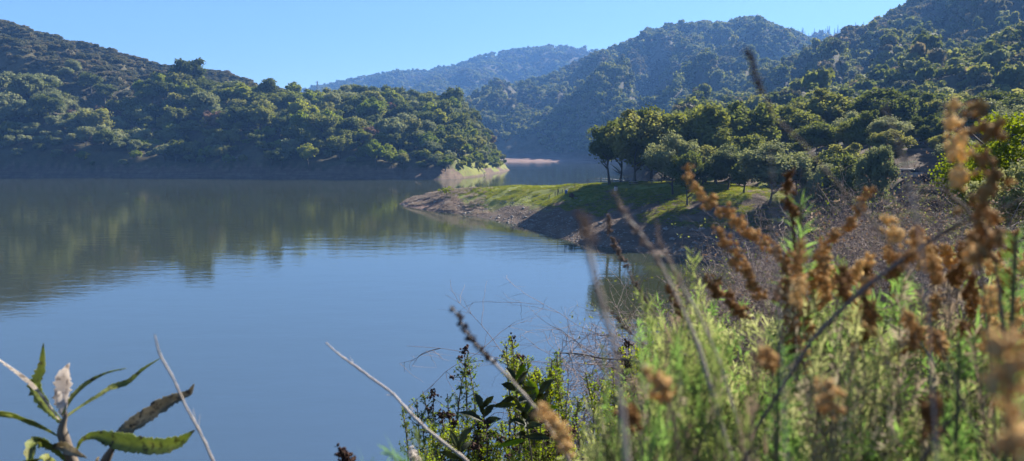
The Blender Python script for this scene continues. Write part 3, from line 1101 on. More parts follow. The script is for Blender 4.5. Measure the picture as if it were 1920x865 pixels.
    glass = plain('car_glass', (.02, .022, .025), None, 3, .08, spec=.6)
    rubber = plain('tyre_rubber', (.02, .02, .02), None, 3, .9)
    chrome = plain('bright_metal', (.6, .6, .6), None, 3, .25, .9)
    white = plain('white_car_paint', (.75, .75, .74), None, 3, .25, spec=.6)
    silver = plain('silver_car_paint', (.45, .46, .48), None, 3, .25, .5, spec=.6)
    dark = plain('dark_car_paint', (.03, .035, .05), None, 3, .2, spec=.6)
    car(silver, 1706, 112, .12, 'silver car parked at the open edge of the trees, nearest the lake')
    car(dark, 1722, 150, .1, 'dark car with a glinting roof parked in deep shade under the oaks')
    car(white, 1808, 150, .4, 'white car half hidden behind the tall brown seed heads')
    car(dark, 1562, 124, -.05, 'dark low car beside the pale path behind the bare brush')
    # pale park road
    def strip(name, pts, wd, mat, lift):
        pts = np.array(pts, float)
        out = []
        for k in range(len(pts) - 1):
            m = 8
            for j in range(m):
                out.append(pts[k] + (pts[k + 1] - pts[k]) * j / m)
        out.append(pts[-1])
        c = np.array(out)
        d = np.gradient(c, axis=0)
        d /= np.linalg.norm(d, axis=1)[:, None]
        nn = np.stack([-d[:, 1], d[:, 0]], 1)
        cols = []
        for s in (-.5, -.25, 0, .25, .5):
            q = c + nn * s * wd
            cols.append(np.stack([q[:, 0], q[:, 1], H(q[:, 0], q[:, 1]) + lift], 1))
        zc = np.max([k[:, 2] for k in cols], 0)
        for k in cols:
            k[:, 2] = k[:, 2] * .8 + zc * .2
        V = np.stack(cols, 1).reshape(-1, 3)
        i = np.arange(len(c) - 1)[:, None] * 5
        j = np.arange(4)[None]
        ob(name, mesh_np(name, [(V, np.stack([i + j, i + j + 1, i + 6 + j, i + 5 + j], -1).reshape(-1, 4))], [mat]), kind='structure')
    road = plain('pale_road_surface', (.22, .20, .18), (.30, .28, .25), 1.5, .9)
    path = plain('path_gravel', (.25, .22, .18), (.34, .31, .26), 2.5, .95)
    strip('footpath', [(P(1062, 340, 166).x, 166), (P(1105, 340, 168).x, 168), (P(1150, 340, 166).x, 166), (P(1215, 340, 156).x, 156)], 1.6, path, .04)

    # ---- distant lattice pylon
    q = P(595, 162, 1500)
    e0 = P(595, 152, 1500).z
    gz = h1(q.x, 1500)
    hh = e0 - gz
    e = ob('utility_pylon', None, loc=(q.x, 1500, gz), label='tiny lattice pylon standing on the skyline left of the far ridge', cat='pylon')
    pcs = []
    for sx in (-1, 1):
        for sy in (-1, 1):
            pcs.append(tube([(sx * 4, sy * 4, -1), (sx * .7, sy * .7, hh)], .28, 4))
    for k in range(8):
        z0, z1_ = hh * k / 8, hh * (k + 1) / 8
        r0, r1 = 4 - 3.3 * k / 8, 4 - 3.3 * (k + 1) / 8
        for s in (-1, 1):
            pcs += [tube([(-r0, s * r0, z0), (r1, s * r1, z1_)], .15, 3), tube([(r0, s * r0, z0), (-r1, s * r1, z1_)], .15, 3)]
    ob('tower', mesh_np('tower', pcs, [steel]), e)
    for k, zz in enumerate((.97, .88)):
        ob('cross_arm', mesh_np('cross_arm', [tube([(-4.5, 0, hh * zz), (4.5, 0, hh * zz)], .25, 4)], [steel]), e)

    # ---- stones along the waterline of the spit, dry weeds on its point
    st_m = plain('shore_stone', (.16, .145, .13), (.32, .29, .26), 3, .9)
    sT = []
    for k in range(3):
        V, Fc = ICO2
        r2 = np.random.default_rng(400 + k)
        Vj = V * (1 + .25 * r2.normal(size=(len(V), 1))) * [1, .8, .55]
        sT.append(mesh_np('stone', [(Vj, Fc)], [st_m], smooth=False))
    x = rg.uniform(-32, 45, 30000)
    y = rg.uniform(90, 215, 30000)
    z, wh, dn = H(x, y, True)
    ok = (wh == 6) & (dn > .1) & (dn < rg.uniform(0, 1, len(x)) ** 2 * 16)
    x, y, z = x[ok][:2600], y[ok][:2600], z[ok][:2600]
    n = len(x)
    stuff('shore_pebbles', np.stack([x, y, z - .02], 1), rg.uniform(.05, .24, n) * (1 + 1.2 * (rg.random(n) < .06)), rg.uniform(0, 6, n), rg.integers(0, 3, n), sT,
          'loose stones scattered over the bare bank of the grassy spit')
    wm = leaf_mat('dry_weeds', [(0, (.24, .18, .14)), (.5, (.36, .28, .22)), (1, (.46, .38, .29))], .3, 1.1, hue=.5, sat=.9)
    gm = leaf_mat('bank_grass', [(0, (.10, .14, .02)), (.5, (.17, .20, .035)), (1, (.26, .25, .06))], .4)

    def tuft(seed, n, h, mat):
        r2 = np.random.default_rng(seed)
        pos = np.stack([r2.normal(size=n) * .25, r2.normal(size=n) * .25, np.full(n, h * .4)], 1)
        d = np.stack([r2.normal(size=n) * .35, r2.normal(size=n) * .35, np.ones(n)], 1)
        nn = r2.normal(size=(n, 3))
        nn[:, 2] = 0
        return mesh_np('tuft', [cards(pos, nn, h * .6 * r2.uniform(.5, 1.1, n), r2, .09, .1, d)], [mat], smooth=False)
    wT = [tuft(k, 40, .42, wm) for k in range(3)]
    gT = [tuft(10 + k, 46, .26, gm) for k in range(3)]
    x = rg.uniform(-34, 12, 60000)
    y = rg.uniform(150, 215, 60000)
    z, wh, dn = H(x, y, True)
    dens = sstep(-4, -20, x) * sstep(.3, 2, dn)
    ok = (wh == 6) & (rg.random(len(x)) < dens * .3 * (n3(x * .4, y * .4) > -.2))
    x, y, z = x[ok], y[ok], z[ok]
    n = len(x)
    stuff('dry_weeds', np.stack([x, y, z], 1), rg.uniform(.6, 1.5, n), rg.uniform(0, 6, n), rg.integers(0, 3, n), wT, 'dry pinkish weeds on the bare point of the spit')
    x = rg.uniform(-20, 60, 120000)
    y = rg.uniform(100, 200, 120000)
    z, wh, dn = H(x, y, True)
    ok = (wh == 6) & (z > 3.3) & (fbm(n3, x * .25, y * .25, 3) < .5) & (rg.random(len(x)) < .45 * sstep(48, 35, x))
    x, y, z = x[ok], y[ok], z[ok]
    n = len(x)
    stuff('lawn_grass', np.stack([x, y, z - .02], 1), rg.uniform(.5, 1.25, n), rg.uniform(0, 6, n), rg.integers(0, 3, n), gT, 'yellow-green grass growing over the top of the spit')
    print('grass', n)


    # fallen trunks and driftwood on the far bank
    dw = plain('bleached_wood', (.30, .26, .22), (.46, .41, .36), 3, .85)
    for px, py, L, an, lab in ((92, 318, 9, .25, 'pale fallen trunk lying on the far bank near the left picture edge'), (160, 322, 7, -.2, 'forked driftwood on the far bank at the left'),
                               (238, 320, 8, .5, 'bleached fallen branch under the grey-green trees of the far bank'), (436, 331, 6, .05, 'small driftwood heap at the far waterline in the middle of the left bank'),
                               (790, 330, 6, .3, 'bleached log on the far bank left of the headland tip'), (905, 328, 5, .8, 'grey log lying down the slope of the headland tip')):
        x_, y_ = PW(px, py, 1.6 if py < 328 else .6)
        z_ = h1(x_, y_)
        for _ in range(30):
            if z_ > .4:
                break
            x_, y_ = x_ * 1.01, y_ * 1.01
            z_ = h1(x_, y_)
        e = ob('driftwood', None, loc=(x_, y_, z_), label=lab, cat='driftwood')
        ca, sa = math.cos(an), math.sin(an)
        p0 = np.array([-L / 2 * ca, 0, h1(x_ - L / 2 * ca, y_) - z_ + .25])
        p1 = np.array([L / 2 * ca, L * .3 * sa, h1(x_ + L / 2 * ca, y_ + L * .3 * sa) - z_ + .35])
        pcs = [tube([p0, (p0 + p1) / 2 + [0, 0, .3], p1], [.32, .26, .12], 7)]
        for k in range(4):
            b = p0 + (p1 - p0) * rg.uniform(.4, .95)
            pcs.append(tube([b, b + [rg.normal() * .6, rg.normal() * .5, rg.uniform(.5, 1.6)], b + [rg.normal() * 1.2, rg.normal(), rg.uniform(1, 2.4)]], [.12, .08, .03], 5))
        ob('log', mesh_np('log', pcs, [dw]), e)
    # low shrubs all over the rising ground between the brush and the car park
    M_tw = leaf_mat('purple_brown_twigs', [(0, (.060, .042, .038)), (.5, (.11, .082, .072)), (1, (.17, .135, .115))], .15, 1.1, nscale=1.2, hue=.5, sat=.9)
    M_dt = leaf_mat('tan_twigs', [(0, (.10, .08, .05)), (.5, (.17, .14, .09)), (1, (.25, .21, .14))], .2, 1.1, nscale=1.2, hue=.5, sat=.9)
    M_ol = leaf_mat('olive_brush', [(0, (.08, .085, .035)), (.5, (.13, .14, .05)), (1, (.20, .20, .075))], .3, 1.2, nscale=1.2)
    tp = []
    for k, (m_, nm) in enumerate(((M_tw, 0), (M_tw, 0), (M_dt, 1), (M_ol, 2))):
        tp.append((crown(370 + k, 3.4, 2.0, 22, 150, .055, m_, base=.02, lr=(.14, .30), core=.45, jit=.9), nm))
    labs = ['rounded purple-brown leafless shrub on the slope between the thicket and the park', 'tan twiggy shrub on the slope between the thicket and the park',
            'olive green shrub on the slope between the thicket and the park']
    xs, ys = [], []
    cnt = 0
    for i in range(900):
        px = rg.uniform(1370, 2030)
        Y = 26 + 84 * rg.random() ** .8
        q = P(px, 300, Y)
        if sdist(np.array([q.x]), np.array([Y]))[0] < 7 or (abs(q.x - P(1700, 300, 110).x) < 5 and abs(Y - 111) < 6):
            continue
        if any((q.x - a) ** 2 + (Y - b) ** 2 < 5.3 for a, b in zip(xs, ys)):
            continue
        gz = h1(q.x, Y)
        lim = P(px, np.interp(px, [1370, 1450, 1530, 1600, 1660, 1745, 1800, 2000], [470, 385, 340, 308, 296, 296, 300, 280]), Y).z
        hh = min(lim - gz, rg.uniform(1.3, 2.6))
        if hh < .6:
            continue
        xs.append(q.x)
        ys.append(Y)
        me, kk = tp[int(rg.integers(0, 4))]
        e = ob('slope_shrub', None, loc=(q.x, Y, gz), rot=(0, 0, rg.uniform(0, 6.28)), scale=(rg.uniform(.8, 1.25),) * 2 + (hh / 2,), label=labs[kk], cat='shrub',
               group=['purple-brown shrubs of the slope', 'tan shrubs of the slope', 'olive shrubs of the slope'][kk])
        ob('branches', me, e)
        cnt += 1
        if cnt >= 290:
            break
    print('slope shrubs', cnt)


park()


# ------------------------------------------------------------------ plants round the viewpoint
M_stem = plain('dry_stem', (.10, .075, .055), (.20, .16, .12), 30, .85)
M_pale = plain('bleached_stalk', (.34, .28, .24), (.48, .42, .36), 40, .8)
M_twig = plain('grey_twig', (.075, .060, .052), (.19, .155, .135), 14, .9)
M_gstem = plain('green_stem', (.09, .11, .04), (.16, .14, .07), 20, .8)
M_seed = leaf_mat('golden_seed', [(0, (.19, .09, .032)), (.42, (.52, .31, .12)), (1, (.82, .60, .28))], .35, 1.15, nscale=260, hue=.502, sat=1.0)
M_seedd = leaf_mat('dark_seed', [(0, (.045, .025, .02)), (1, (.12, .07, .055))], .2, 1.2, nscale=60, hue=.5, sat=1)
M_seedp = leaf_mat('pale_seed', [(0, (.20, .14, .11)), (1, (.42, .33, .27))], .3, 1.2, nscale=60, hue=.5, sat=.9)
M_sage = leaf_mat('sage_leaf', [(0, (.07, .10, .024)), (.4, (.17, .22, .058)), (.7, (.29, .33, .10)), (1, (.42, .43, .18))], .5, 1.3, nscale=14, hue=.497, sat=1)
M_sageg = leaf_mat('fresh_sage_leaf', [(0, (.12, .24, .05)), (1, (.26, .42, .09))], .45, 1.25, nscale=14, hue=.497, sat=1)
M_dry = leaf_mat('dry_leaf', [(0, (.16, .11, .07)), (.5, (.30, .22, .14)), (1, (.46, .38, .26))], .35, 1.2, nscale=20, hue=.5, sat=.95)
M_coy = leaf_mat('coyote_leaf', [(0, (.09, .14, .025)), (.6, (.18, .25, .035)), (1, (.32, .38, .04))], .45, 1.5, nscale=6)


def smooth_pts(pts, m=6):
    """cubic curve through the points, tangents by chord length; (n - 1) * m + 1 points"""
    p = np.asarray([tuple(q) for q in pts], float)
    n = len(p)
    if n < 3:
        return np.array([p[0] + (p[1] - p[0]) * t for t in np.linspace(0, 1, m + 1)])
    s = np.concatenate([[0], np.cumsum(np.linalg.norm(np.diff(p, axis=0), axis=1) + 1e-9)])
    sl = np.diff(p, axis=0) / np.diff(s)[:, None]
    tg = np.empty_like(p)
    h = np.diff(s)
    tg[1:-1] = (sl[:-1] * h[1:, None] + sl[1:] * h[:-1, None]) / (h[1:] + h[:-1])[:, None]
    tg[0], tg[-1] = sl[0], sl[-1]
    out = []
    for i in range(n - 1):
        for t in np.arange(m) / m:
            t2, t3 = t * t, t * t * t
            out.append((2 * t3 - 3 * t2 + 1) * p[i] + (t3 - 2 * t2 + t) * h[i] * tg[i] + (-2 * t3 + 3 * t2) * p[i + 1] + (t3 - t2) * h[i] * tg[i + 1])
    out.append(p[-1])
    return np.array(out)


def flower_stalk(rg, head, Y, r_bead, mat_seed, label, tail=None, name='dried_flower_stalk', mstem=None, dens=1.0, spread=1.0, stem_px=2.2, group=None, Yend=None, lean=.12):
    """a dry stalk rooted in the ground; seed clusters sit along the upper part"""
    k = Y / F
    pts = head + (tail or [])
    n = len(pts)
    Ys = np.linspace(Y, Yend or Y * 1.12, n)
    W = [P(px, py, yy) for (px, py), yy in zip(pts, Ys)]
    last = W[-1]
    d = (W[-1] - W[-2]).normalized()
    gx, gy = last.x + d.x * .25 + lean * .5, last.y + .12
    gz = h1(gx, gy)
    W.append(Vector(((last.x * 2 + gx) / 3 + d.x * .05, (last.y * 2 + gy) / 3, last.z - .33 * (last.z - gz))))
    W.append(Vector((gx, gy, gz - .02)))
    c = smooth_pts(W, 5)
    base = Vector((gx, gy, gz))
    c = c - np.array(base)
    nh = (len(head) - 1) * 5 + 1
    L = len(c)
    rad = np.interp(np.arange(L), [0, nh, L - 1], [.5, .9, 1.2]) * stem_px * k * .36
    rad = rad * (1 + .35 * (rg.random(L) < .22) + .12 * rg.normal(size=L))
    c[:-3] += rg.normal(size=(L - 3, 3)) * stem_px * k * .045
    e = ob(name, None, loc=base, label=label, cat='dry plant', group=group)
    ob('stem', mesh_np('stem', [tube(c, rad, 6)], [mstem or M_stem]), e)
    if r_bead == 0:
        tw = []
        for q in rg.integers(3, max(4, L - 8), 7):
            d_ = rg.normal(size=3)
            d_ = d_ / np.linalg.norm(d_) + (c[q - 1] - c[q]) / (np.linalg.norm(c[q - 1] - c[q]) + 1e-9) * 1.2
            p_ = c[q] + d_ * rg.uniform(6, 20) * k
            tw.append(tube([c[q], (c[q] + p_) / 2 + rg.normal(size=3) * k, p_], [stem_px * k * .16, stem_px * k * .12, stem_px * k * .05], 4))
        ob('twigs', mesh_np('twigs', tw, [mstem or M_stem]), e)
    if r_bead > 0:
        hc = c[:nh]
        seg = np.linalg.norm(np.diff(hc, axis=0), axis=1)
        s = np.concatenate([[0], np.cumsum(seg)])
        R = r_bead * k
        # clumps of beads at intervals
        nc = max(3, int(s[-1] / (R * 1.35) * dens))
        pos, scl = [], []
        for i in range(nc):
            t = (i + rg.uniform(.2, .8)) / nc * s[-1]
            p = np.array([np.interp(t, s, hc[:, a]) for a in range(3)])
            grow = .65 + .45 * min(1, (i + 1) / max(1, nc * .3))
            off = rg.normal(size=3)
            off /= np.linalg.norm(off)
            m = rg.integers(7, 12)
            cc = p + off * R * .7 * spread * grow
            for _ in range(m):
                o2 = rg.normal(size=3) * R * .5 * grow
                pos.append(cc + o2)
                scl.append(R * rg.uniform(.24, .46) * grow)
        pos = np.array(pos)
        scl = np.array(scl)
        sc3 = np.stack([scl, scl, scl * 1.4], 1)
        pc = [many(ICO1[0], ICO1[1], pos, sc3, rg, .12)]
        nb = len(pos)
        pc.append(tube(hc, R * .12, 4))
        pc.append(cards(pos + rg.normal(size=(nb, 3)) * R * .25, rg.normal(size=(nb, 3)), scl * 1.1, rg, .35, .3))
        ob('seed_head', mesh_np('seed_head', pc, [mat_seed]), e)
    return e


def leafy_shoot(rg, p0, p1, nl, L, w, mat_slot=0):
    """narrow leaves round a line p0-p1, pointing out and up"""
    t = rg.uniform(0, 1, nl) ** .8
    ax = p1 - p0
    ln = np.linalg.norm(ax)
    ax = ax / ln
    d = rg.normal(size=(nl, 3))
    d -= (d @ ax)[:, None] * ax
    d /= np.linalg.norm(d, axis=1)[:, None]
    up = rg.uniform(.15, 1.25, nl)[:, None]
    dr = d + ax * up
    dr /= np.linalg.norm(dr, axis=1)[:, None]
    ll = L * rg.uniform(.55, 1.15, nl)
    base = p0 + ax * (t * ln)[:, None]
    side = np.cross(dr, rg.normal(size=(nl, 3)))
    side /= np.linalg.norm(side, axis=1)[:, None]
    ww = w * rg.uniform(.7, 1.2, nl)
    nrm = np.cross(side, dr)
    a = base
    b1 = base + dr * (ll * .5)[:, None] + side * (ww * .5)[:, None] + nrm * (ll * .05)[:, None]
    b2 = base + dr * (ll * .5)[:, None] - side * (ww * .5)[:, None] + nrm * (ll * .05)[:, None]
    c = base + dr * ll[:, None] - nrm * (ll * .12)[:, None]
    V = np.stack([a, b1, c, b2], 1).reshape(-1, 3)
    return V, np.arange(nl * 4).reshape(-1, 4), mat_slot


def sage_template(seed, H_=1.0, R=.28, stems=15, fresh=.3, seeds=.3, leaf=.021, mat=None):
    """feathery sage scrub plant, unit height; returns stems, foliage, seed meshes"""
    rg = np.random.default_rng(seed)
    st, fo, sd = [], [], []
    for k in range(stems):
        an = rg.uniform(0, 6.28)
        q = R * math.sqrt(rg.uniform(.02, 1))
        hh = H_ * rg.uniform(.78, 1.0) * (1 - .34 * (q / R) ** 2)
        out = np.array([math.cos(an), math.sin(an), 0])
        tip = out * q + [0, 0, hh]
        mid = out * q * .75 + [0, 0, hh * .5] + rg.normal(size=3) * .09
        m3 = out * q * .95 + [0, 0, hh * .8] + rg.normal(size=3) * .07
        c = smooth_pts([(rg.normal() * .02, rg.normal() * .02, -.03), mid, m3, tip], 6)
        st.append(tube(c, np.linspace(.006, .0012, len(c)), 5))
        isd = rg.random() < seeds
        slot = 1 if rg.random() < fresh else (2 if rg.random() < .32 else 0)
        # feathery tip
        if not isd:
            fo.append(leafy_shoot(rg, c[-4], c[-1] + (c[-1] - c[-2]) * .3, 70, leaf * 1.15, leaf * .10, slot))
        for j in range(6, len(c)):
            for _ in range(3 if j > 9 else 2):
                d = rg.normal(size=3)
                d[2] = abs(d[2]) * .8 - .1
                d /= np.linalg.norm(d)
                L = rg.uniform(.05, .15) * (1.15 - .5 * j / len(c))
                e = c[j] + d * L + np.array([0, 0, L * .22])
                mdd = c[j] + d * L * .55
                st.append(tube([c[j], mdd, e], [.0012, .0009, .0005], 3))
                sl = slot if rg.random() < .8 else int(rg.integers(0, 3))
                fo.append(leafy_shoot(rg, c[j] * .3 + mdd * .7, mdd, 10, leaf * .9, leaf * .10, sl))
                fo.append(leafy_shoot(rg, mdd, e, 28, leaf, leaf * .10, sl))
        if isd:
            m = 70
            ii = rg.uniform(12, len(c) - 1.01, m)
            a = ii.astype(int)
            sd.append(c[a] + (c[a + 1] - c[a]) * (ii - a)[:, None] + rg.normal(size=(m, 3)) * .006)
    zm = np.percentile(np.concatenate([f[0][:, 2] for f in fo]), 99.5)
    for f in st + fo:
        f[0][:, 2] *= 1.3 / zm
    for p in sd:
        p[:, 2] *= 1.3 / zm
    me_s = mesh_np('stem', st, [M_stem])
    me_f = mesh_np('foliage', fo, [mat or M_sage, M_sageg, M_dry], smooth=False)
    me_d = [mesh_np('seed_head', [many(ICO1[0], ICO1[1], p, rg.uniform(.003, .006, len(p)), rg, .15)], [M_seed]) for p in sd]
    return me_s, me_f, me_d


def ribbon(pts, widths, rg, fold=.35, serr=.06, roll=0.0, mat=None, up=(0, -1, .25)):
    """a real leaf blade: folded along its rib, notched edge"""
    c = smooth_pts(pts, 12)
    n = len(c)
    wv = np.interp(np.linspace(0, 1, n), np.linspace(0, 1, len(widths)), widths)
    d = np.gradient(c, axis=0)
    d /= np.linalg.norm(d, axis=1)[:, None]
    face = np.array(up, float)
    side = np.cross(d, face)
    side /= np.linalg.norm(side, axis=1)[:, None]
    nrm = np.cross(side, d)
    cr, sr = math.cos(roll), math.sin(roll)
    side, nrm = side * cr + nrm * sr, nrm * cr - side * sr
    V = []
    for j, s in enumerate((-1, -.5, 0, .5, 1)):
        q = wv * .5 * s
        if abs(s) == 1:
            q = q * (1 + serr * 3.2 * rg.uniform(-1, .6, n))
        V.append(c + side * q[:, None] + nrm * (np.abs(q) * fold + wv * .05 * math.sin(j * 2))[:, None])
    V = np.stack(V, 1)
    th = np.maximum(wv * .012, .00012)
    V2 = V - (nrm * th[:, None])[:, None, :]
    i = np.arange(n - 1)[:, None] * 5
    j = np.arange(4)[None]
    Fq = np.stack([i + j, i + j + 1, i + 6 + j, i + 5 + j], -1).reshape(-1, 4)
    return [(V.reshape(-1, 3), Fq), (V2.reshape(-1, 3), Fq[:, ::-1])]


def yerba_mat(name, a, b, edge, tip=None):
    m, nt, out = new_mat(name)
    tc = nt.nodes.new('ShaderNodeTexCoord')
    o = tc.outputs['Object']
    n_1 = noise(nt, 90, 5, o, .7)
    n_2 = noise(nt, 22, 4, o, .6)
    col = ramp(nt, n_2, [(.3, a), (.55, b), (.75, edge)])
    col = mixc(nt, ramp(nt, n_1, [(.52, (0, 0, 0)), (.68, (1, 1, 1))]), col, tip or (.05, .03, .02))
    pr = nt.nodes.new('ShaderNodeBsdfPrincipled')
    nt.links.new(col, pr.inputs['Base Color'])
    pr.inputs['Roughness'].default_value = .5
    bp = nt.nodes.new('ShaderNodeBump')
    bp.inputs['Strength'].default_value = .5
    bp.inputs['Distance'].default_value = .004
    nt.links.new(n_1, bp.inputs['Height'])
    nt.links.new(bp.outputs[0], pr.inputs['Normal'])
    tr = nt.nodes.new('ShaderNodeBsdfTranslucent')
    nt.links.new(col, tr.inputs[0])
    mx = nt.nodes.new('ShaderNodeMixShader')
    mx.inputs[0].default_value = .6
    nt.links.new(pr.outputs[0], mx.inputs[1])
    nt.links.new(tr.outputs[0], mx.inputs[2])
    nt.links.new(mx.outputs[0], out.inputs[0])
    return m


Y_green = yerba_mat('leathery_leaf', (.20, .24, .06), (.32, .36, .10), (.42, .36, .16))
Y_pale = yerba_mat('woolly_leaf', (.62, .56, .50), (.78, .72, .66), (.50, .44, .38), (.16, .12, .10))
Y_brown = yerba_mat('withered_leaf', (.22, .18, .10), (.40, .34, .22), (.55, .48, .36))
Y_dark = yerba_mat('dark_leaf', (.045, .06, .022), (.08, .10, .035), (.12, .13, .05))


def left_plant():
    rg = np.random.default_rng(3)
    Y = 1.25
    k = Y / F

    def z5(pts, dy=0.0, bow=0.0):
        n = len(pts)
        return [P(x / 2.836, 560 + y / 2.836, Y + dy * i / (n - 1) + bow * math.sin(math.pi * i / (n - 1))) for i, (x, y) in enumerate(pts)]
    gx, gy = P(60, 865, Y).x - .05, Y + .05
    base = Vector((gx, gy, h1(gx, gy)))
    B = np.array(base)
    e = ob('leathery_leaved_plant', None, loc=base, label='coarse plant with long leathery leaves rising over the water at lower left', cat='plant')
    stem = [P(395 / 2.836, 560 + 900 / 2.836, Y), *z5([(350, 770), (330, 700), (352, 615)])]
    s1 = [Vector((gx + .02, gy, base.z - .02)), Vector((gx + .05, gy, base.z + .4)), P(150, 900, Y)] + stem[1:]
    s2 = [Vector((gx - .02, gy, base.z - .02)), Vector((gx + .12, gy, base.z + .4)), P(178, 900, Y)] + z5([(550, 880), (605, 785)])
    c1, c2 = smooth_pts(s1), smooth_pts(s2)
    ob('stem', mesh_np('stem', [tube(c1 - B, np.interp(np.linspace(0, 1, len(c1)), [0, .75, 1], [.009, .009, .003]), 8)], [M_stem]), e)
    ob('stem', mesh_np('stem', [tube(c2 - B, np.interp(np.linspace(0, 1, len(c2)), [0, .85, 1], [.009, .008, .004]), 8)], [M_stem]), e)
    Lf = [
        ([(335, 660), (255, 570), (198, 460), (228, 370), (232, 238)], [30, 70, 92, 60, 8], Y_green, .4, .05, .1, .15),
        ([(345, 625), (335, 520), (350, 410), (370, 342)], [40, 95, 110, 70, 4], Y_pale, .2, .02, .1, .05),
        ([(330, 660), (170, 450), (110, 400), (60, 365), (0, 325), (-70, 280)], [16, 45, 42, 38, 30, 8], Y_pale, .3, -.05, .1, .6),
        ([(335, 620), (400, 515), (470, 450), (560, 400), (672, 371)], [20, 42, 34, 16, 5], Y_green, .5, .06, .05, .4),
        ([(355, 630), (440, 570), (540, 510), (600, 475), (680, 448), (760, 380), (852, 318)], [22, 20, 30, 46, 40, 26, 5], Y_green, .5, .10, .05, .4),
        ([(600, 775), (650, 720), (760, 640), (880, 560), (960, 520), (1010, 498), (1032, 455)], [26, 70, 96, 84, 52, 40, 8], Y_brown, .3, .08, .07, .1),
        ([(405, 810), (440, 750), (500, 728), (590, 745), (700, 770), (830, 785), (950, 765), (1036, 700)], [14, 26, 44, 88, 96, 90, 72, 6], Y_green, .25, -.08, .06, .1),
        ([(318, 735), (250, 695), (160, 650), (70, 618), (-60, 600)], [12, 24, 50, 54, 40], Y_green, .3, -.08, .03, .4),
        ([(370, 880), (290, 790), (230, 760), (180, 770), (165, 850), (200, 900)], [20, 60, 70, 66, 50, 10], Y_green, .4, -.10, .08, .4),
        ([(240, 800), (320, 785), (380, 810), (462, 848)], [16, 44, 50, 6], Y_brown, .4, -.12, .08, .4),
        ([(330, 900), (280, 850), (240, 850), (60, 880)], [30, 44, 44, 10], Y_green, .4, -.15, .05, .3),
        ([(505, 900), (520, 860), (530, 845)], [12, 26, 6], Y_brown, .4, 0, .05, .3),
    ]
    for pts, wd, mat, fold, dy, serr, roll in Lf:
        W = z5(pts, dy, .02)
        pcs = ribbon([Vector(np.array(q) - B) for q in W], [w * k / 2.836 * 1.0 for w in wd], rg, fold, serr, roll)
        lab = {'woolly_leaf': 'pale woolly leaf', 'withered_leaf': 'withered brown leaf'}.get(mat.name)
        ob('leaf', mesh_np('leaf', pcs, [mat]), e, label=lab)


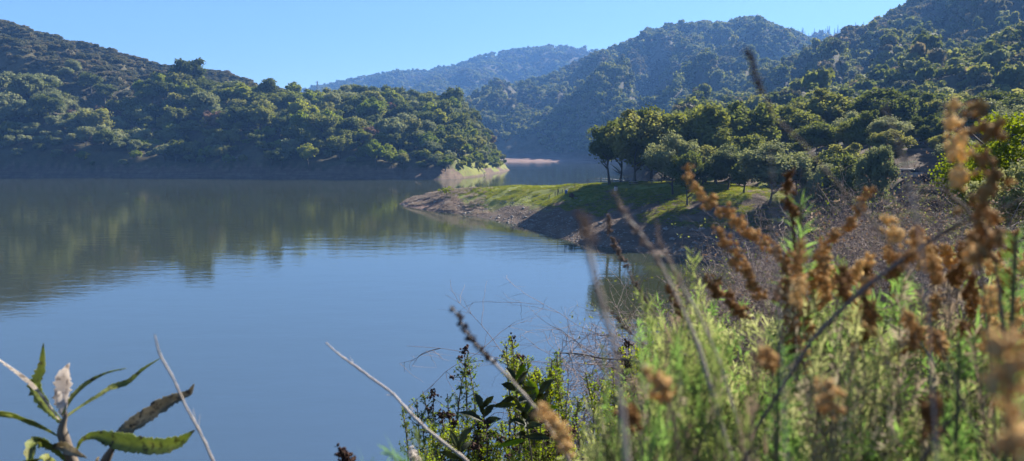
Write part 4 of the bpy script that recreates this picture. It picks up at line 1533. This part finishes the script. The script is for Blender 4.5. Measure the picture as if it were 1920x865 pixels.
def mid_plants():
    rg = np.random.default_rng(11)

    # sprigs with long dark leaves among the coyote brush
    def long_leaf_plant(px, py, Y, label, nl=9, L=90, ty=None):
        top = P(px, py, Y)
        gx, gy = top.x + .08, Y + .05
        base = Vector((gx, gy, h1(gx, gy)))
        B = np.array(base)
        k = Y / F
        e = ob('long_leaved_plant', None, loc=base, label=label, cat='plant', group='long leaved plants in the middle')
        c = smooth_pts([base - Vector((0, 0, .03)), (base + top) / 2 + Vector((.03, 0, .05)), top]) - B
        ob('stem', mesh_np('stem', [tube(c, np.linspace(.007, .003, len(c)), 6)], [M_stem]), e)
        for i in range(nl):
            an = i * 2.4 + rg.uniform(-.3, .3)
            q = i / nl
            s = c[-1] - np.array([0, 0, q * 60 * k])
            el = 1.1 - 1.3 * q + rg.uniform(-.15, .15)
            LL = L * k * rg.uniform(.7, 1.1)
            d = np.array([math.cos(an) * math.cos(el), math.sin(an) * math.cos(el) * .8, math.sin(el)])
            m_ = s + d * LL * .5
            t_ = s + d * LL + np.array([0, 0, -.18 * LL * (1 - q * .5)])
            pcs = ribbon([s, m_, t_], [x * k for x in (3, 12, 15, 10, 1)], rg, .3, .05, rg.uniform(-.8, .8))
            ob('leaf', mesh_np('leaf', pcs, [Y_dark if rg.random() < .7 else M_coy]), e)
    long_leaf_plant(966, 712, 3.4, 'upper sprig of long dark leaves against the blue water, right of the dried stalk', 11, 50)
    long_leaf_plant(905, 765, 3.3, 'sprig of drooping dark leaves at the left edge of the green brush', 9, 50)
    long_leaf_plant(985, 775, 3.0, 'sprig of dark leaves low in the middle of the green brush', 10, 52)
    long_leaf_plant(1010, 742, 3.5, 'dark leafy sprig behind the small green leaves', 9, 48)
    long_leaf_plant(860, 835, 3.0, 'lowest sprig of dark leaves beside the bleached diagonal stalk', 9, 50)

    # coyote brush: upright sprigs with tiny leaves and dark seed tops
    def coyote(px, py, Y, label, spread=26, n=9, seeds=True, dens=1.0, group='small leaved shrubs below the viewpoint'):
        top = P(px, py, Y)
        k = Y / F
        gx, gy = top.x + .05, Y + .1
        base = Vector((gx, gy, h1(gx, gy)))
        B = np.array(base)
        e = ob('small_leaved_shrub', None, loc=base, label=label, cat='shrub', group=group)
        st, fo, sd = [], [], []
        for i in range(n):
            tx = top.x + rg.normal() * spread * k
            tz = top.z - abs(rg.normal()) * spread * 1.1 * k if i else top.z
            tp = np.array([tx, top.y + rg.normal() * spread * k, tz]) - B
            c = smooth_pts([(rg.normal() * .03, rg.normal() * .03, -.03), tp * .55 + rg.normal(size=3) * .04, tp * .8 + rg.normal(size=3) * .03, tp], 8)
            st.append(tube(c, np.linspace(3.2, .9, len(c)) * k, 5))
            tip = rg.random() < .5
            for j in range(9, len(c) - (3 if tip and seeds else 1)):
                for _ in range(3):
                    d = rg.normal(size=3)
                    d[2] = abs(d[2]) + .3
                    d /= np.linalg.norm(d)
                    p1 = c[j] + d * rg.uniform(8, 30) * k
                    st.append(tube([c[j], p1], [.9 * k, .5 * k], 3))
                    m = int(11 * dens)
                    tt = rg.uniform(.2, 1.05, m)[:, None]
                    pos = c[j] + (p1 - c[j]) * tt + rg.normal(size=(m, 3)) * 2.2 * k
                    V, Fc = cards(pos, rg.normal(size=(m, 3)) + [0, 0, 1], 3.1 * k * rg.uniform(.6, 1.2, m), rg, .5, .3)
                    fo.append((V, Fc, int(rg.random() < .25)))
            if tip and seeds:
                m = 26
                a = rg.uniform(0, 1, m)[:, None]
                sd.append(c[-1] * (1 - a * .12) + c[-5] * a * .12 + rg.normal(size=(m, 3)) * 4.0 * k)
                for _ in range(4):
                    q = c[-4] + rg.normal(size=3) * 11 * k + np.array([0, 0, 8 * k])
                    st.append(tube([c[-5], q], [.8 * k, .5 * k], 3))
                    sd.append(q + rg.normal(size=(9, 3)) * 2.6 * k)
        ob('stem', mesh_np('stem', st, [M_twig]), e)
        ob('foliage', mesh_np('foliage', fo, [M_coy, M_green], smooth=False), e)
        if sd:
            for pos in sd:
                ob('seed_head', mesh_np('seed_head', [many(ICO1[0], ICO1[1], pos, 2.3 * k * rg.uniform(.6, 1.3, len(pos)), rg, .2)], [M_seedd]), e)
    coyote(862, 655, 3.6, 'slender sprig with dark seed heads left of the upper long-leaved sprig', 8, 3)
    coyote(802, 735, 3.5, 'leftmost small-leaved shrub, dark seed tops standing over the water', 20, 7)
    coyote(968, 640, 3.9, 'tall small-leaved shrub topped by the highest dark seed heads', 22, 6)
    coyote(1000, 665, 3.8, 'dense small-leaved green shrub right of the highest dark seed heads', 26, 11, False)
    coyote(1022, 690, 3.7, 'small-leaved shrub at the left side of the bare grey bush', 22, 9, False)
    coyote(835, 790, 3.2, 'low green shrub around the foot of the bleached diagonal stalk', 34, 10)
    coyote(900, 800, 3.3, 'low green shrub under the drooping dark leaves', 34, 11)
    coyote(965, 790, 3.2, 'green shrub under the middle sprigs of long leaves', 38, 12)
    coyote(1035, 770, 3.2, 'green shrub below the bare grey bush', 34, 11)
    coyote(790, 850, 2.8, 'short green sprig at the bottom edge beside the woolly bud', 16, 6, False)
    coyote(1130, 700, 4.4, 'yellow-green shrub in front of the bare grey bush', 26, 8, False)
    coyote(1200, 640, 5.2, 'small-leaved shrub with a dark seed top right of the bare grey bush', 34, 10)
    coyote(1250, 665, 5.0, 'green shrub behind the first feathery sage tips', 34, 11, False)
    coyote(1300, 600, 6.5, 'green shrub near the edge of the cove water', 40, 11, False)

    # bare twiggy bushes
    def bare_bush(px, py, Y, R, h_px, label, n=18, levels=3, mat=M_twig, leaf=0, lmat=None, name='bare_twig_bush', group=None, arch=.35, rw=1.0):
        q = P(px, py, Y)
        base = Vector((q.x, Y, h1(q.x, Y)))
        hh = max(.5, q.z - base.z)
        pcs, lv = [], []

        def grow(p, d, L, r, lev):
            m = 6
            pts = [p]
            dd = d.copy()
            for i in range(m):
                dd = dd + rg.normal(size=3) * .16 + np.array([0, 0, -.05 * arch * (3 - lev)])
                dd /= np.linalg.norm(dd)
                pts.append(pts[-1] + dd * L / m)
            pts = np.array(pts)
            pcs.append(tube(pts, np.linspace(r, r * .45, m + 1), 4 if lev > 1 else 3))
            if lev > 0:
                for _ in range(rg.integers(4, 7)):
                    i = rg.integers(1, m + 1)
                    nd = dd + rg.normal(size=3) * .75
                    nd /= np.linalg.norm(nd)
                    grow(pts[i], nd, L * rg.uniform(.35, .6), r * .62, lev - 1)
            elif leaf:
                m2 = leaf
                lv.append(pts[rg.integers(1, len(pts), m2)] + rg.normal(size=(m2, 3)) * .02)
        for i in range(n):
            an = rg.uniform(0, 6.28)
            t = rg.uniform(.1, 1)
            d = np.array([math.cos(an) * R * t, math.sin(an) * R * t, hh * rg.uniform(.6, 1)])
            L = np.linalg.norm(d)
            grow(np.array([rg.normal() * .06, rg.normal() * .06, -.05]), d / L, L * .72, (.0045 + .0006 * Y) * rw, levels)
        e = ob(name, None, loc=base, label=label, cat='bush', group=group)
        ob('branches', mesh_np('branches', pcs, [mat]), e)
        if lv:
            pos = np.concatenate(lv)
            V, Fc = cards(pos, rg.normal(size=pos.shape), min(.012 + .0013 * Y, .032) * rg.uniform(.6, 1.2, len(pos)), rg, .6, .5)
            ob('foliage', mesh_np('foliage', [(V, Fc)], [lmat or M_coy], smooth=False), e)
        return e
    M_pinkt = plain('pinkish_twig', (.16, .115, .10), (.30, .23, .20), 20, .9)
    bare_bush(1120, 645, 5.6, .55, 0, 'fine pinkish-grey bare bush against the blue water', 16, 3, M_pinkt)
    bare_bush(1175, 640, 6.0, .5, 0, 'fine pale bare bush right of the pinkish one by the cove', 14, 3, M_pinkt)
    bare_bush(1075, 700, 4.6, .5, 0, 'dark open bare bush spreading thin twigs to the left over the water', 8, 2)
    # one long arching bare branch
    Yb = 4.6
    W = [P(*p, Yb) for p in ((1035, 662), (1080, 663), (1130, 672), (1180, 676), (1230, 690), (1290, 720))]
    gx, gy = W[-1].x + .2, Yb + .2
    base = Vector((gx, gy, h1(gx, gy)))
    c = smooth_pts(W + [Vector((gx, gy, base.z + .3)), base]) - np.array(base)
    e = ob('arching_branch', None, loc=base, label='long dark bare branch arching left over the water above the bare bush', cat='branch')
    ob('branch', mesh_np('branch', [tube(c, np.linspace(.003, .012, len(c)), 5)], [M_twig]), e)
    tw = []
    for i in range(2, 26):
        p = c[i]
        d = rg.normal(size=3)
        d[2] -= .2
        d /= np.linalg.norm(d)
        q = p + d * rg.uniform(.06, .22)
        tw.append(tube([p, (p + q) / 2 + rg.normal(size=3) * .01, q], [.0028, .002, .001], 3))
        for _ in range(3):
            d2 = d + rg.normal(size=3) * .7
            tw.append(tube([(p + q) / 2, (p + q) / 2 + d2 * .07], [.0014, .0009], 3))
    ob('twigs', mesh_np('twigs', tw, [M_twig]), e)

    # brush covering the slope at the right
    M_sp = leaf_mat('sparse_leaf', [(0, (.10, .12, .035)), (.6, (.20, .23, .07)), (1, (.34, .34, .13))], .4, 1.4, nscale=3)
    M_dryl = leaf_mat('dry_brush_leaf', [(0, (.12, .085, .06)), (.5, (.22, .17, .12)), (1, (.35, .28, .2))], .35, 1.3, nscale=3)
    hero = [
        # px, top py, Y, R, kind, label
        (1395, 455, 13, 1.5, 'b', 'grey bare bush at the edge of the cove with thin pale twigs reaching left'),
        (1360, 520, 9, .9, 'b', 'small bare bush below the cove edge, behind the golden seed spikes'),
        (1500, 350, 22, 2.4, 'b', 'tangle of pale bare branches below the spreading grey-green tree'),
        (1560, 330, 26, 2.4, 'b', 'bare grey brush under the bright green sprouts'),
        (1620, 335, 24, 2.2, 'b', 'purple-grey bare brush in front of the silver car'),
        (1680, 320, 24, 2.2, 'd', 'soft grey brush just below the silver car'),
        (1755, 330, 19, 2.2, 'd', 'rusty dry-leaved brush right of the silver car'),
        (1545, 400, 15, 1.5, 'g', 'brush with many small yellow-green leaves left of the bare purple brush'),
        (1640, 400, 15, 1.6, 'b', 'dense bare purple-grey brush in the middle of the right slope'),
        (1725, 390, 14, 1.5, 'b', 'bare brush between the two tallest blurred seed heads and the slope'),
        (1440, 420, 17, 1.6, 'g', 'leafy brush at the shaded top of the cove bank'),
        (1820, 350, 16, 1.8, 'd', 'dry speckled brush behind the tallest blurred seed head'),
        (1890, 340, 14, 1.8, 'g', 'green speckled brush at the right picture edge'),
        (1480, 490, 9, 1.1, 'g', 'leafy brush behind the forked golden seed spikes'),
        (1580, 480, 9, 1.1, 'b', 'bare brush tangle behind the curved golden seed spike'),
        (1680, 470, 9, 1.2, 'b', 'dark bare brush tangle under the slope brush'),
        (1780, 460, 9, 1.2, 'b', 'bare brush behind the foot of the tallest seed heads'),
        (1880, 460, 8.5, 1.2, 'g', 'leafy brush low at the right picture edge'),
        (1420, 560, 6.5, .9, 'g', 'leafy brush close behind the feathery sage'),
        (1530, 560, 6, .9, 'b', 'bare brush close behind the brown seed clusters'),
        (1640, 550, 6, .9, 'b', 'dark twig tangle behind the brown seed clusters'),
        (1750, 550, 6, .9, 'g', 'leafy tangle behind the brown seed clusters'),
        (1860, 550, 5.5, .9, 'b', 'twig tangle behind the seed clusters at the right'),
        (1340, 600, 6.0, .7, 'g', 'leafy low brush at the left foot of the golden seed spikes'),
        (1250, 700, 4.6, .6, 'g', 'leafy low brush behind the feathery sage at the cove'),
        (1130, 760, 3.8, .5, 'g', 'leafy low brush under the bare pinkish bush'),
        (1960, 300, 18, 2.4, 'g', 'tall green brush beyond the right picture edge'),
        (1850, 300, 30, 2.6, 'g', 'pale green brush on the slope above the speckled brush'),
        (1930, 260, 32, 3, 'g', 'pale green brush high on the slope at the right edge'),
        (1760, 345, 33, 2.6, 'g', 'low green brush under the parked white car'),
        (1650, 335, 36, 2.8, 'd', 'grey brush beside the road below the oaks'),
        (1480, 400, 34, 2.4, 'd', 'brown brush on the rim of the shaded bank'),
        (1420, 445, 30, 2.0, 'd', 'brown brush half way down the shaded bank'),
    ]
    for px, py, Y, R, kd, lab in hero:
        if kd == 'b':
            bare_bush(px, py, Y, R, 0, lab, 22, 3, M_pinkt if rg.random() < .5 else M_twig, name='bare_brush', rw=.95)
        elif kd == 'g':
            bare_bush(px, py, Y, R, 0, lab, 15, 3, M_twig, leaf=2, lmat=M_sp, name='leafy_brush', rw=.6)
        else:
            bare_bush(px, py, Y, R, 0, lab, 16, 3, M_twig, leaf=4, lmat=M_dryl, name='dry_brush', rw=.6)
    # the rest of the thicket: copies of some of these bushes, each with its parts
    protos = [o for o in C.objects if o.parent is None and o.name.split('.')[0] in ('bare_brush', 'dry_brush', 'leafy_brush')]
    protos = [(o, max(v.co.z for v in o.children[0].data.vertices)) for o in protos[2:20]]
    for i in range(210):
        px = rg.uniform(1350, 2020)
        Y = 6.5 + 30 * rg.random() ** 1.2
        top = np.interp(px, [1350, 1400, 1480, 1560, 1650, 1750, 1900, 2000], [520, 450, 385, 345, 335, 335, 330, 300]) + rg.uniform(0, 120)
        src, ph = protos[int(rg.integers(0, len(protos)))]
        if src.name.startswith('leafy') and rg.random() < .75:
            src, ph = [q for q in protos if q[0].name.startswith('bare')][int(rg.integers(0, 4))]
        q = P(px, top, Y)
        gz = h1(q.x, Y)
        sc = (q.z - gz) / ph
        if float(sdist(np.array([q.x]), np.array([Y]))[0]) < 3.0 or sc < .3:
            continue
        sc = min(sc, 1.15)
        c = src.copy()
        C.objects.link(c)
        c.location = (q.x, Y, gz)
        c.rotation_euler = (0, 0, rg.uniform(0, 6.28))
        c.scale = (max(sc, .6), max(sc, .6), sc)
        kd = src.name.split('.')[0]
        c['label'] = {'bare_brush': 'bare twiggy bush among many in the purple-brown thicket on the right slope',
                      'dry_brush': 'dry brown-leaved bush in the thicket on the right slope',
                      'leafy_brush': 'bush with small green leaves in the thicket on the right slope'}[kd]
        c['group'] = kd.replace('_', ' ') + ' in the thicket on the right slope'
        for ch in src.children:
            d = ch.copy()
            C.objects.link(d)
            d.parent = c
    # bright sprouts (fresh leaves) over the bare brush
    for px, py, lab in ((1530, 272, 'bright green leafy sprout, the taller one above the bare brush'), (1565, 300, 'bright green leafy sprout right of the taller one')):
        bare_bush(px, py, 24, .7, 0, lab, 4, 2, M_twig, leaf=16, lmat=M_green, name='leafy_sprout', rw=.5)

    # right-edge tree
    for px, py, Y, wd, mt, lab in ((1885, 95, 21, 3.6, M_green, 'tall leafy tree at the right picture edge, sunlit yellow-green'),
                                   (1930, 190, 16, 3.0, M_grey, 'leafy grey-green tree in front of the tall one at the right edge')):
        q = P(px, py, Y)
        gz = h1(q.x, Y)
        hh = q.z - gz
        e = ob('leafy_tree', None, loc=(q.x, Y, gz), label=lab, cat='tree')
        ob('crown', crown(500 + px, wd, hh * .98, 44, 330, .045, mt, base=.02, lr=(.16, .30), core=.35, jit=.8), e, loc=(0, 0, .1))
        ob('trunk', trunk(510 + px, hh * .8, .09, wd * .4, 9, .06, .15), e)


def near_plants():
    rg = np.random.default_rng(17)
    mk = lambda *a, **k: flower_stalk(rg, *a, **k)
    g = 'golden seed spikes at the right'
    mk([(1288, 313), (1300, 345), (1325, 375), (1370, 405), (1400, 432), (1432, 456), (1470, 492)], .72, 10, M_seed, 'long golden seed spike slanting from the shaded bank down to the right', [(1485, 560), (1500, 640)], group=g)
    mk([(1343, 430), (1365, 460), (1385, 492), (1410, 530), (1430, 562)], .70, 10, M_seed, 'golden seed spike just below and parallel to the long one', [(1460, 620)], group=g)
    mk([(1250, 534), (1264, 560), (1284, 592)], .80, 6.5, M_seed, 'short slim golden seed spike farthest left, over the cove water', [(1310, 640), (1340, 700)], group=g)
    mk([(1483, 318), (1474, 348), (1480, 380), (1486, 415)], .66, 9, M_seed, 'upright golden seed spike with a dark bare stem below', [(1490, 470), (1491, 560), (1492, 680)], mstem=M_seedd, stem_px=9, group=g)
    mk([(1640, 350), (1617, 385), (1582, 428), (1548, 462), (1535, 480)], .72, 9, M_seed, 'curved golden seed spike leaning up to the right', [(1495, 520), (1490, 600)], group=g)
    mk([(1548, 462), (1540, 500), (1545, 540), (1540, 580)], .7, 9, M_seed, 'golden seed spike hanging down from the curved one', [(1545, 640)], group=g)
    mk([(1330, 520), (1342, 545), (1372, 566), (1392, 590)], .72, 10, M_seed, 'low hooked golden seed spike above the green sage', [(1400, 660)], group=g)
    mk([(1478, 470), (1476, 510), (1470, 555), (1482, 600), (1478, 650)], .68, 12, M_seed, 'thick golden seed spike at the foot of the upright dark stem', [(1480, 720)], group=g)
    mk([(1782, 198), (1777, 240), (1790, 285), (1795, 330), (1775, 350)], .46, 14, M_seed, 'blurred tan seed head, the left one of the tall pair', [(1820, 400), (1840, 520)], dens=.95, spread=1.25, stem_px=8)
    mk([(1842, 180), (1850, 225), (1846, 275), (1862, 322), (1845, 350), (1838, 400), (1850, 440), (1862, 480)], .42, 19, M_seed, 'tallest blurred tan seed head, the right one of the pair', [(1875, 560), (1890, 700)], dens=.95, spread=1.3, stem_px=10)
    mk([(1842, 430), (1850, 470), (1840, 500)], .5, 16, M_seed, 'blurred seed cluster at the foot of the tallest seed head', [(1850, 600)], spread=1.4)
    mk([(1635, 485), (1617, 500), (1602, 522), (1580, 546)], .75, 10, M_seed, 'short golden seed spike under the curved one', [(1560, 600), (1540, 680)], group=g)
    mk([(1660, 408), (1672, 432), (1692, 448)], .62, 10, M_seed, 'small golden seed cluster above the dark bare stem', [(1740, 500), (1760, 600)], group=g)
    mk([(1720, 424), (1716, 450), (1726, 480)], .7, 8, M_seed, 'small upright golden cluster left of the tallest pair', [(1760, 560)], group=g)
    mk([(1872, 632), (1880, 690), (1890, 760), (1905, 840)], .20, 34, M_seed, 'very large blurred orange-brown seed head at the lower right corner', [(1915, 930)], spread=1.1, stem_px=16, Yend=.21)
    mk([(1208, 688), (1232, 715), (1248, 742)], .40, 17, M_seed, 'blurred brown seed head over the green sage in the lower middle', [(1262, 790), (1280, 900)], stem_px=7)
    mk([(1008, 768), (1020, 775), (1045, 812), (1062, 850)], .42, 14, M_seed, 'blurred dark brown seed head at the lower left end of the sage', [(1075, 900)], stem_px=7)
    mk([(1165, 758), (1180, 775), (1195, 800)], .45, 13, M_seed, 'blurred purplish brown seed head near the bottom middle', [(1205, 880)], stem_px=6)
    mk([(1550, 722), (1556, 745), (1558, 775)], .42, 15, M_seed, 'blurred brown seed head low in front of the sage, right of centre', [(1560, 880)], stem_px=7)
    mk([(1745, 745), (1748, 770), (1735, 800)], .40, 15, M_seed, 'blurred rusty seed head at the bottom right beside the dark branch', [(1730, 900)], stem_px=7)
    mk([(1440, 655), (1438, 680), (1445, 700)], .45, 13, M_seed, 'small blurred seed tuft in the middle of the green sage', [(1450, 800)], stem_px=7)
    # the crowd of brown clusters between px 1600 and 1900: a band of repeats
    lab = 'brown seed cluster in the dense band behind the sage at the right'
    for i in range(64):
        px = rg.uniform(1480, 1925)
        py = rg.uniform(440, 640) + (1700 - px) * .06
        Y = rg.uniform(.5, 1.0)
        a = rg.uniform(-.9, .9)
        L = rg.uniform(26, 62)
        pts = [(px + math.sin(a) * L * t * .8, py + math.cos(a) * L * t) for t in (0, .33, .66, 1)]
        mk(pts, Y, rg.uniform(6.5, 10), M_seed, lab, [(pts[-1][0] + rg.uniform(-15, 25), pts[-1][1] + 90)], name='brown_seed_stalk', group='brown seed clusters behind the sage')
    # blurred thin stalks
    b = 0
    mk([(1090, 402), (1094, 425), (1100, 450)], .26, 9, M_seedp, 'very blurred pale stalk tip over the spit shore', [(1120, 540), (1150, 640), (1165, 760)], mstem=M_pale, stem_px=13)
    mk([(1155, 360), (1165, 395), (1198, 435), (1240, 500)], .45, 6.5, M_seedp, 'blurred tan budded stalk crossing the shaded bank', [(1270, 560), (1310, 650)], stem_px=8, mstem=M_pale, dens=.6)
    mk([(1230, 408), (1236, 450), (1256, 492), (1275, 530)], .48, 4, M_seedp, 'shorter blurred tan stalk beside the budded one', [(1310, 590), (1350, 680)], stem_px=6, mstem=M_pale, dens=.5)
    mk([(1141, 400), (1146, 440), (1160, 472), (1174, 500)], 1.3, 5, M_seedp, 'thin crisp seeded stalk left of the blurred tan stalks', [(1200, 560), (1240, 650), (1260, 740)], stem_px=2.4, dens=.8)
    mk([(1115, 505), (1125, 560), (1158, 600), (1190, 630)], 1.2, 3.6, M_seedd, 'thin grey stalk slanting over the cove reflection', [(1240, 680), (1300, 760)], stem_px=3, dens=.4)
    mk([(1178, 510), (1200, 545), (1228, 590)], 1.2, 3.6, M_seedp, 'thin dry stalk above the bare bush, right of the grey one', [(1262, 630), (1320, 720)], stem_px=3, dens=.5)
    mk([(1403, 88), (1409, 120), (1418, 145), (1432, 175)], .36, 6, M_seedd, 'tall blurred dark stalk reaching up in front of the far hills', [(1450, 215), (1500, 265), (1560, 335), (1640, 420), (1720, 540)], stem_px=6.5, mstem=M_stem, dens=.7)
    mk([(1655, 195), (1668, 225), (1680, 255)], .28, 0, M_seedd, 'very faint blurred stalk in front of the dark park oaks', [(1694, 300), (1720, 420), (1740, 600)], stem_px=7, mstem=M_pale)
    mk([(1445, 262), (1447, 300), (1449, 340)], .3, 0, M_seedd, 'blurred pale upright stalk in front of the spreading tree', [(1450, 420), (1460, 560)], stem_px=5, mstem=M_pale)
    mk([(290, 628), (300, 665), (322, 705)], .75, 0, M_seedp, 'blurred pale straight stalk leaning over the coarse plant at lower left', [(345, 755), (372, 805), (402, 870)], stem_px=6, mstem=M_pale)
    mk([(611, 643), (640, 668), (662, 684)], 1.1, 0, M_seedp, 'long bleached stalk slanting across the open water to the bottom edge', [(700, 712), (738, 740), (760, 765), (800, 805), (880, 868)], stem_px=6.5, mstem=M_pale, Yend=1.0)
    mk([(845, 575), (858, 592), (872, 620), (895, 650), (925, 680)], .62, 6.5, M_seedd, 'blurred purplish dry seed stalk standing over the open water', [(965, 720), (1010, 775), (1060, 850)], stem_px=8, mstem=M_pale, dens=.75)
    mk([(1920, 372), (1862, 398), (1800, 420)], .5, 0, M_seedp, 'blurred grey bare branch crossing behind the tallest seed head', [(1745, 452), (1680, 495), (1600, 560), (1520, 640)], stem_px=11, mstem=M_twig)
    mk([(1822, 735), (1790, 780), (1765, 810)], .45, 0, M_seedp, 'dark blurred bare branch low at the bottom right', [(1720, 880)], stem_px=12, mstem=M_twig)
    mk([(640, 846), (648, 858), (655, 870)], 1.3, 9, M_seedd, 'dark dried flower tuft just showing at the bottom edge', [(665, 900)], stem_px=5)
    mk([(772, 846), (776, 858), (784, 872)], 1.2, 7, Y_pale, 'pale woolly bud at the bottom edge beside the green sprig', [(792, 900)], stem_px=7, name='woolly_bud')

    # feathery sage plants, unit templates copied with all their parts
    temps = [sage_template(600 + k, 1.3, .22, 17, f, s) for k, (f, s) in enumerate([(.25, .2), (.08, .35), (.4, .15), (.12, .5)])]

    def outline(px):
        return np.interp(px, [880, 940, 980, 1050, 1100, 1200, 1270, 1330, 1420, 1500, 1600, 1700, 1800, 1880, 1960],
                         [960, 900, 860, 815, 785, 725, 650, 598, 585, 610, 650, 655, 640, 560, 480])
    spots = []
    for px in np.arange(1290, 2080, 70):
        spots.append((px + rg.uniform(-20, 20), outline(px) + rg.uniform(0, 40), rg.uniform(.95, 1.35)))
    for px in np.arange(960, 2100, 60):
        spots.append((px + rg.uniform(-20, 20), outline(px) + rg.uniform(25, 110), rg.uniform(.68, .95)))
    for px in np.arange(1000, 2150, 85):
        spots.append((px + rg.uniform(-25, 25), max(outline(px) + 80, 690) + rg.uniform(0, 70), rg.uniform(.5, .64)))
    for px in np.arange(1120, 2150, 80):
        spots.append((px + rg.uniform(-25, 25), outline(px) + rg.uniform(50, 120), rg.uniform(1.5, 2.3)))
    for px in np.arange(1000, 2100, 100):
        spots.append((px + rg.uniform(-25, 25), outline(px) + rg.uniform(90, 170), rg.uniform(2.2, 3.2)))
    for px in np.arange(1265, 1520, 30):
        spots.append((px + rg.uniform(-12, 12), outline(px) + rg.uniform(5, 70), rg.uniform(.75, 1.3)))
    lab = 'feathery green sage plant in the mass filling the lower right'
    for i, (px, py, Y) in enumerate(spots):
        q = P(px, py, Y)
        gz = h1(q.x, Y)
        hh = max(.35, q.z - gz)
        k = i % 4 if Y > .64 else (0, 2)[i % 2]
        tl = float(np.clip((px - 1330) / 200, 0, 1))
        if px < 1060 or (px < 1160 and Y < .72):
            continue
        wx = float(np.clip((60 + .36 * (px - 950)) * Y / (F * .24), .25, 1.0))
        ms, mf, md = temps[k]
        e = ob('sage_plant', None, loc=(q.x, Y, gz), rot=(rg.uniform(-.16, .16) * tl, rg.uniform(-.26, .26) * tl, rg.uniform(0, 6.28)), scale=(wx, wx, hh / 1.3), label=lab, cat='sage plant', group='feathery sage plants')
        ob('stem', ms, e)
        ob('foliage', mf, e)
        for m_ in md:
            ob('seed_head', m_, e)
    # single fresh tufts that stand clear
    for px, py, Y, lab in ((1502, 385, .8, 'feathery fresh tuft beside the upright golden spike'), (1690, 525, .95, 'small fresh green tuft among the brown seed clusters'),
                           (1905, 440, .5, 'bright yellow-green blurred tuft at the right edge'), (1800, 640, .6, 'large blurred fresh tuft left of the big orange seed head'),
                           (1460, 640, .6, 'fresh green tuft in the middle of the sage')):
        q = P(px, py, Y)
        gz = h1(q.x, Y)
        hh = q.z - gz
        rg2 = np.random.default_rng(int(px))
        fo = []
        c = smooth_pts([(0, 0, -.02), (.02, 0, hh * .5), (0, 0, hh)], 10)
        for j in range(16, 20):
            fo.append(leafy_shoot(rg2, c[j], c[j + 1], 70, .030 * Y / .8, .0018 * Y / .8))
        e = ob('sage_sprig', None, loc=(q.x, Y, gz), label=lab, cat='sprig')
        ob('stem', mesh_np('stem', [tube(c, np.linspace(.004, .0015, len(c)), 5)], [M_gstem]), e)
        ob('foliage', mesh_np('foliage', fo, [M_sageg], smooth=False), e)


left_plant()
mid_plants()
near_plants()


# ------------------------------------------------------------------ haze, light, camera
def build_haze():
    m, nt, out = new_mat('haze_air')
    v = nt.nodes.new('ShaderNodeVolumePrincipled')
    v.inputs['Color'].default_value = (.19, .44, 1.0, 1)
    v.inputs['Density'].default_value = .00020
    v.inputs['Anisotropy'].default_value = .1
    nt.links.new(v.outputs[0], out.inputs['Volume'])
    bm = bmesh.new()
    bmesh.ops.create_cube(bm, size=1)
    me = bpy.data.meshes.new('haze')
    for vv in bm.verts:
        vv.co = Vector((vv.co.x * 7600, vv.co.y * 7600, -7.2 if vv.co.z < 0 else 640))
    bm.to_mesh(me)
    bm.free()
    me.materials.append(m)
    o = ob('haze', me, kind='stuff', label='pale blue air haze between the lake and the far hills', cat='haze')


build_haze()

SUN_AZ, SUN_EL = 47, 34
w = bpy.data.worlds.new('World')
S.world = w
w.use_nodes = True
nt = w.node_tree
sk = nt.nodes.new('ShaderNodeTexSky')
sk.sky_type = 'NISHITA'
sk.sun_disc = False
sk.sun_elevation = math.radians(SUN_EL)
sk.sun_rotation = math.radians(SUN_AZ)
sk.air_density = 1.0
sk.dust_density = .25
sk.ozone_density = 5.5
sk.altitude = 1200
bg = nt.nodes['Background']
bg.inputs[1].default_value = .050
nt.links.new(sk.outputs[0], bg.inputs[0])
sun = bpy.data.lights.new('sun', 'SUN')
sun.energy = 5
sun.angle = math.radians(.5)
sun.color = (1, .94, .84)
so = bpy.data.objects.new('sun', sun)
C.objects.link(so)
el, az_ = math.radians(SUN_EL), math.radians(SUN_AZ)
so.rotation_euler = Vector((math.sin(az_) * math.cos(el), math.cos(az_) * math.cos(el), math.sin(el))).to_track_quat('Z', 'Y').to_euler()

cam = bpy.data.cameras.new('camera')
cam.sensor_width = 36
cam.lens = 36 * F / 1920
cam.clip_start = .03
cam.clip_end = 12000
cam.dof.use_dof = True
cam.dof.focus_distance = 60
cam.dof.aperture_fstop = 26 / 3.9
co = bpy.data.objects.new('camera', cam)
co.location = (0, 0, EYE)
co.rotation_euler = (math.pi / 2 - TH, 0, 0)
C.objects.link(co)
S.camera = co

S.render.engine = 'CYCLES'
S.cycles.use_denoising = True
S.cycles.max_bounces = 5
S.cycles.diffuse_bounces = 2
S.cycles.glossy_bounces = 3
S.cycles.transmission_bounces = 3
S.cycles.volume_bounces = 0
S.cycles.transparent_max_bounces = 6
S.cycles.caustics_reflective = False
S.cycles.caustics_refractive = False
S.cycles.sample_clamp_indirect = 4
S.view_settings.view_transform = 'Standard'
S.view_settings.look = 'None'
S.view_settings.gamma = 1
S.view_settings.exposure = 1.75
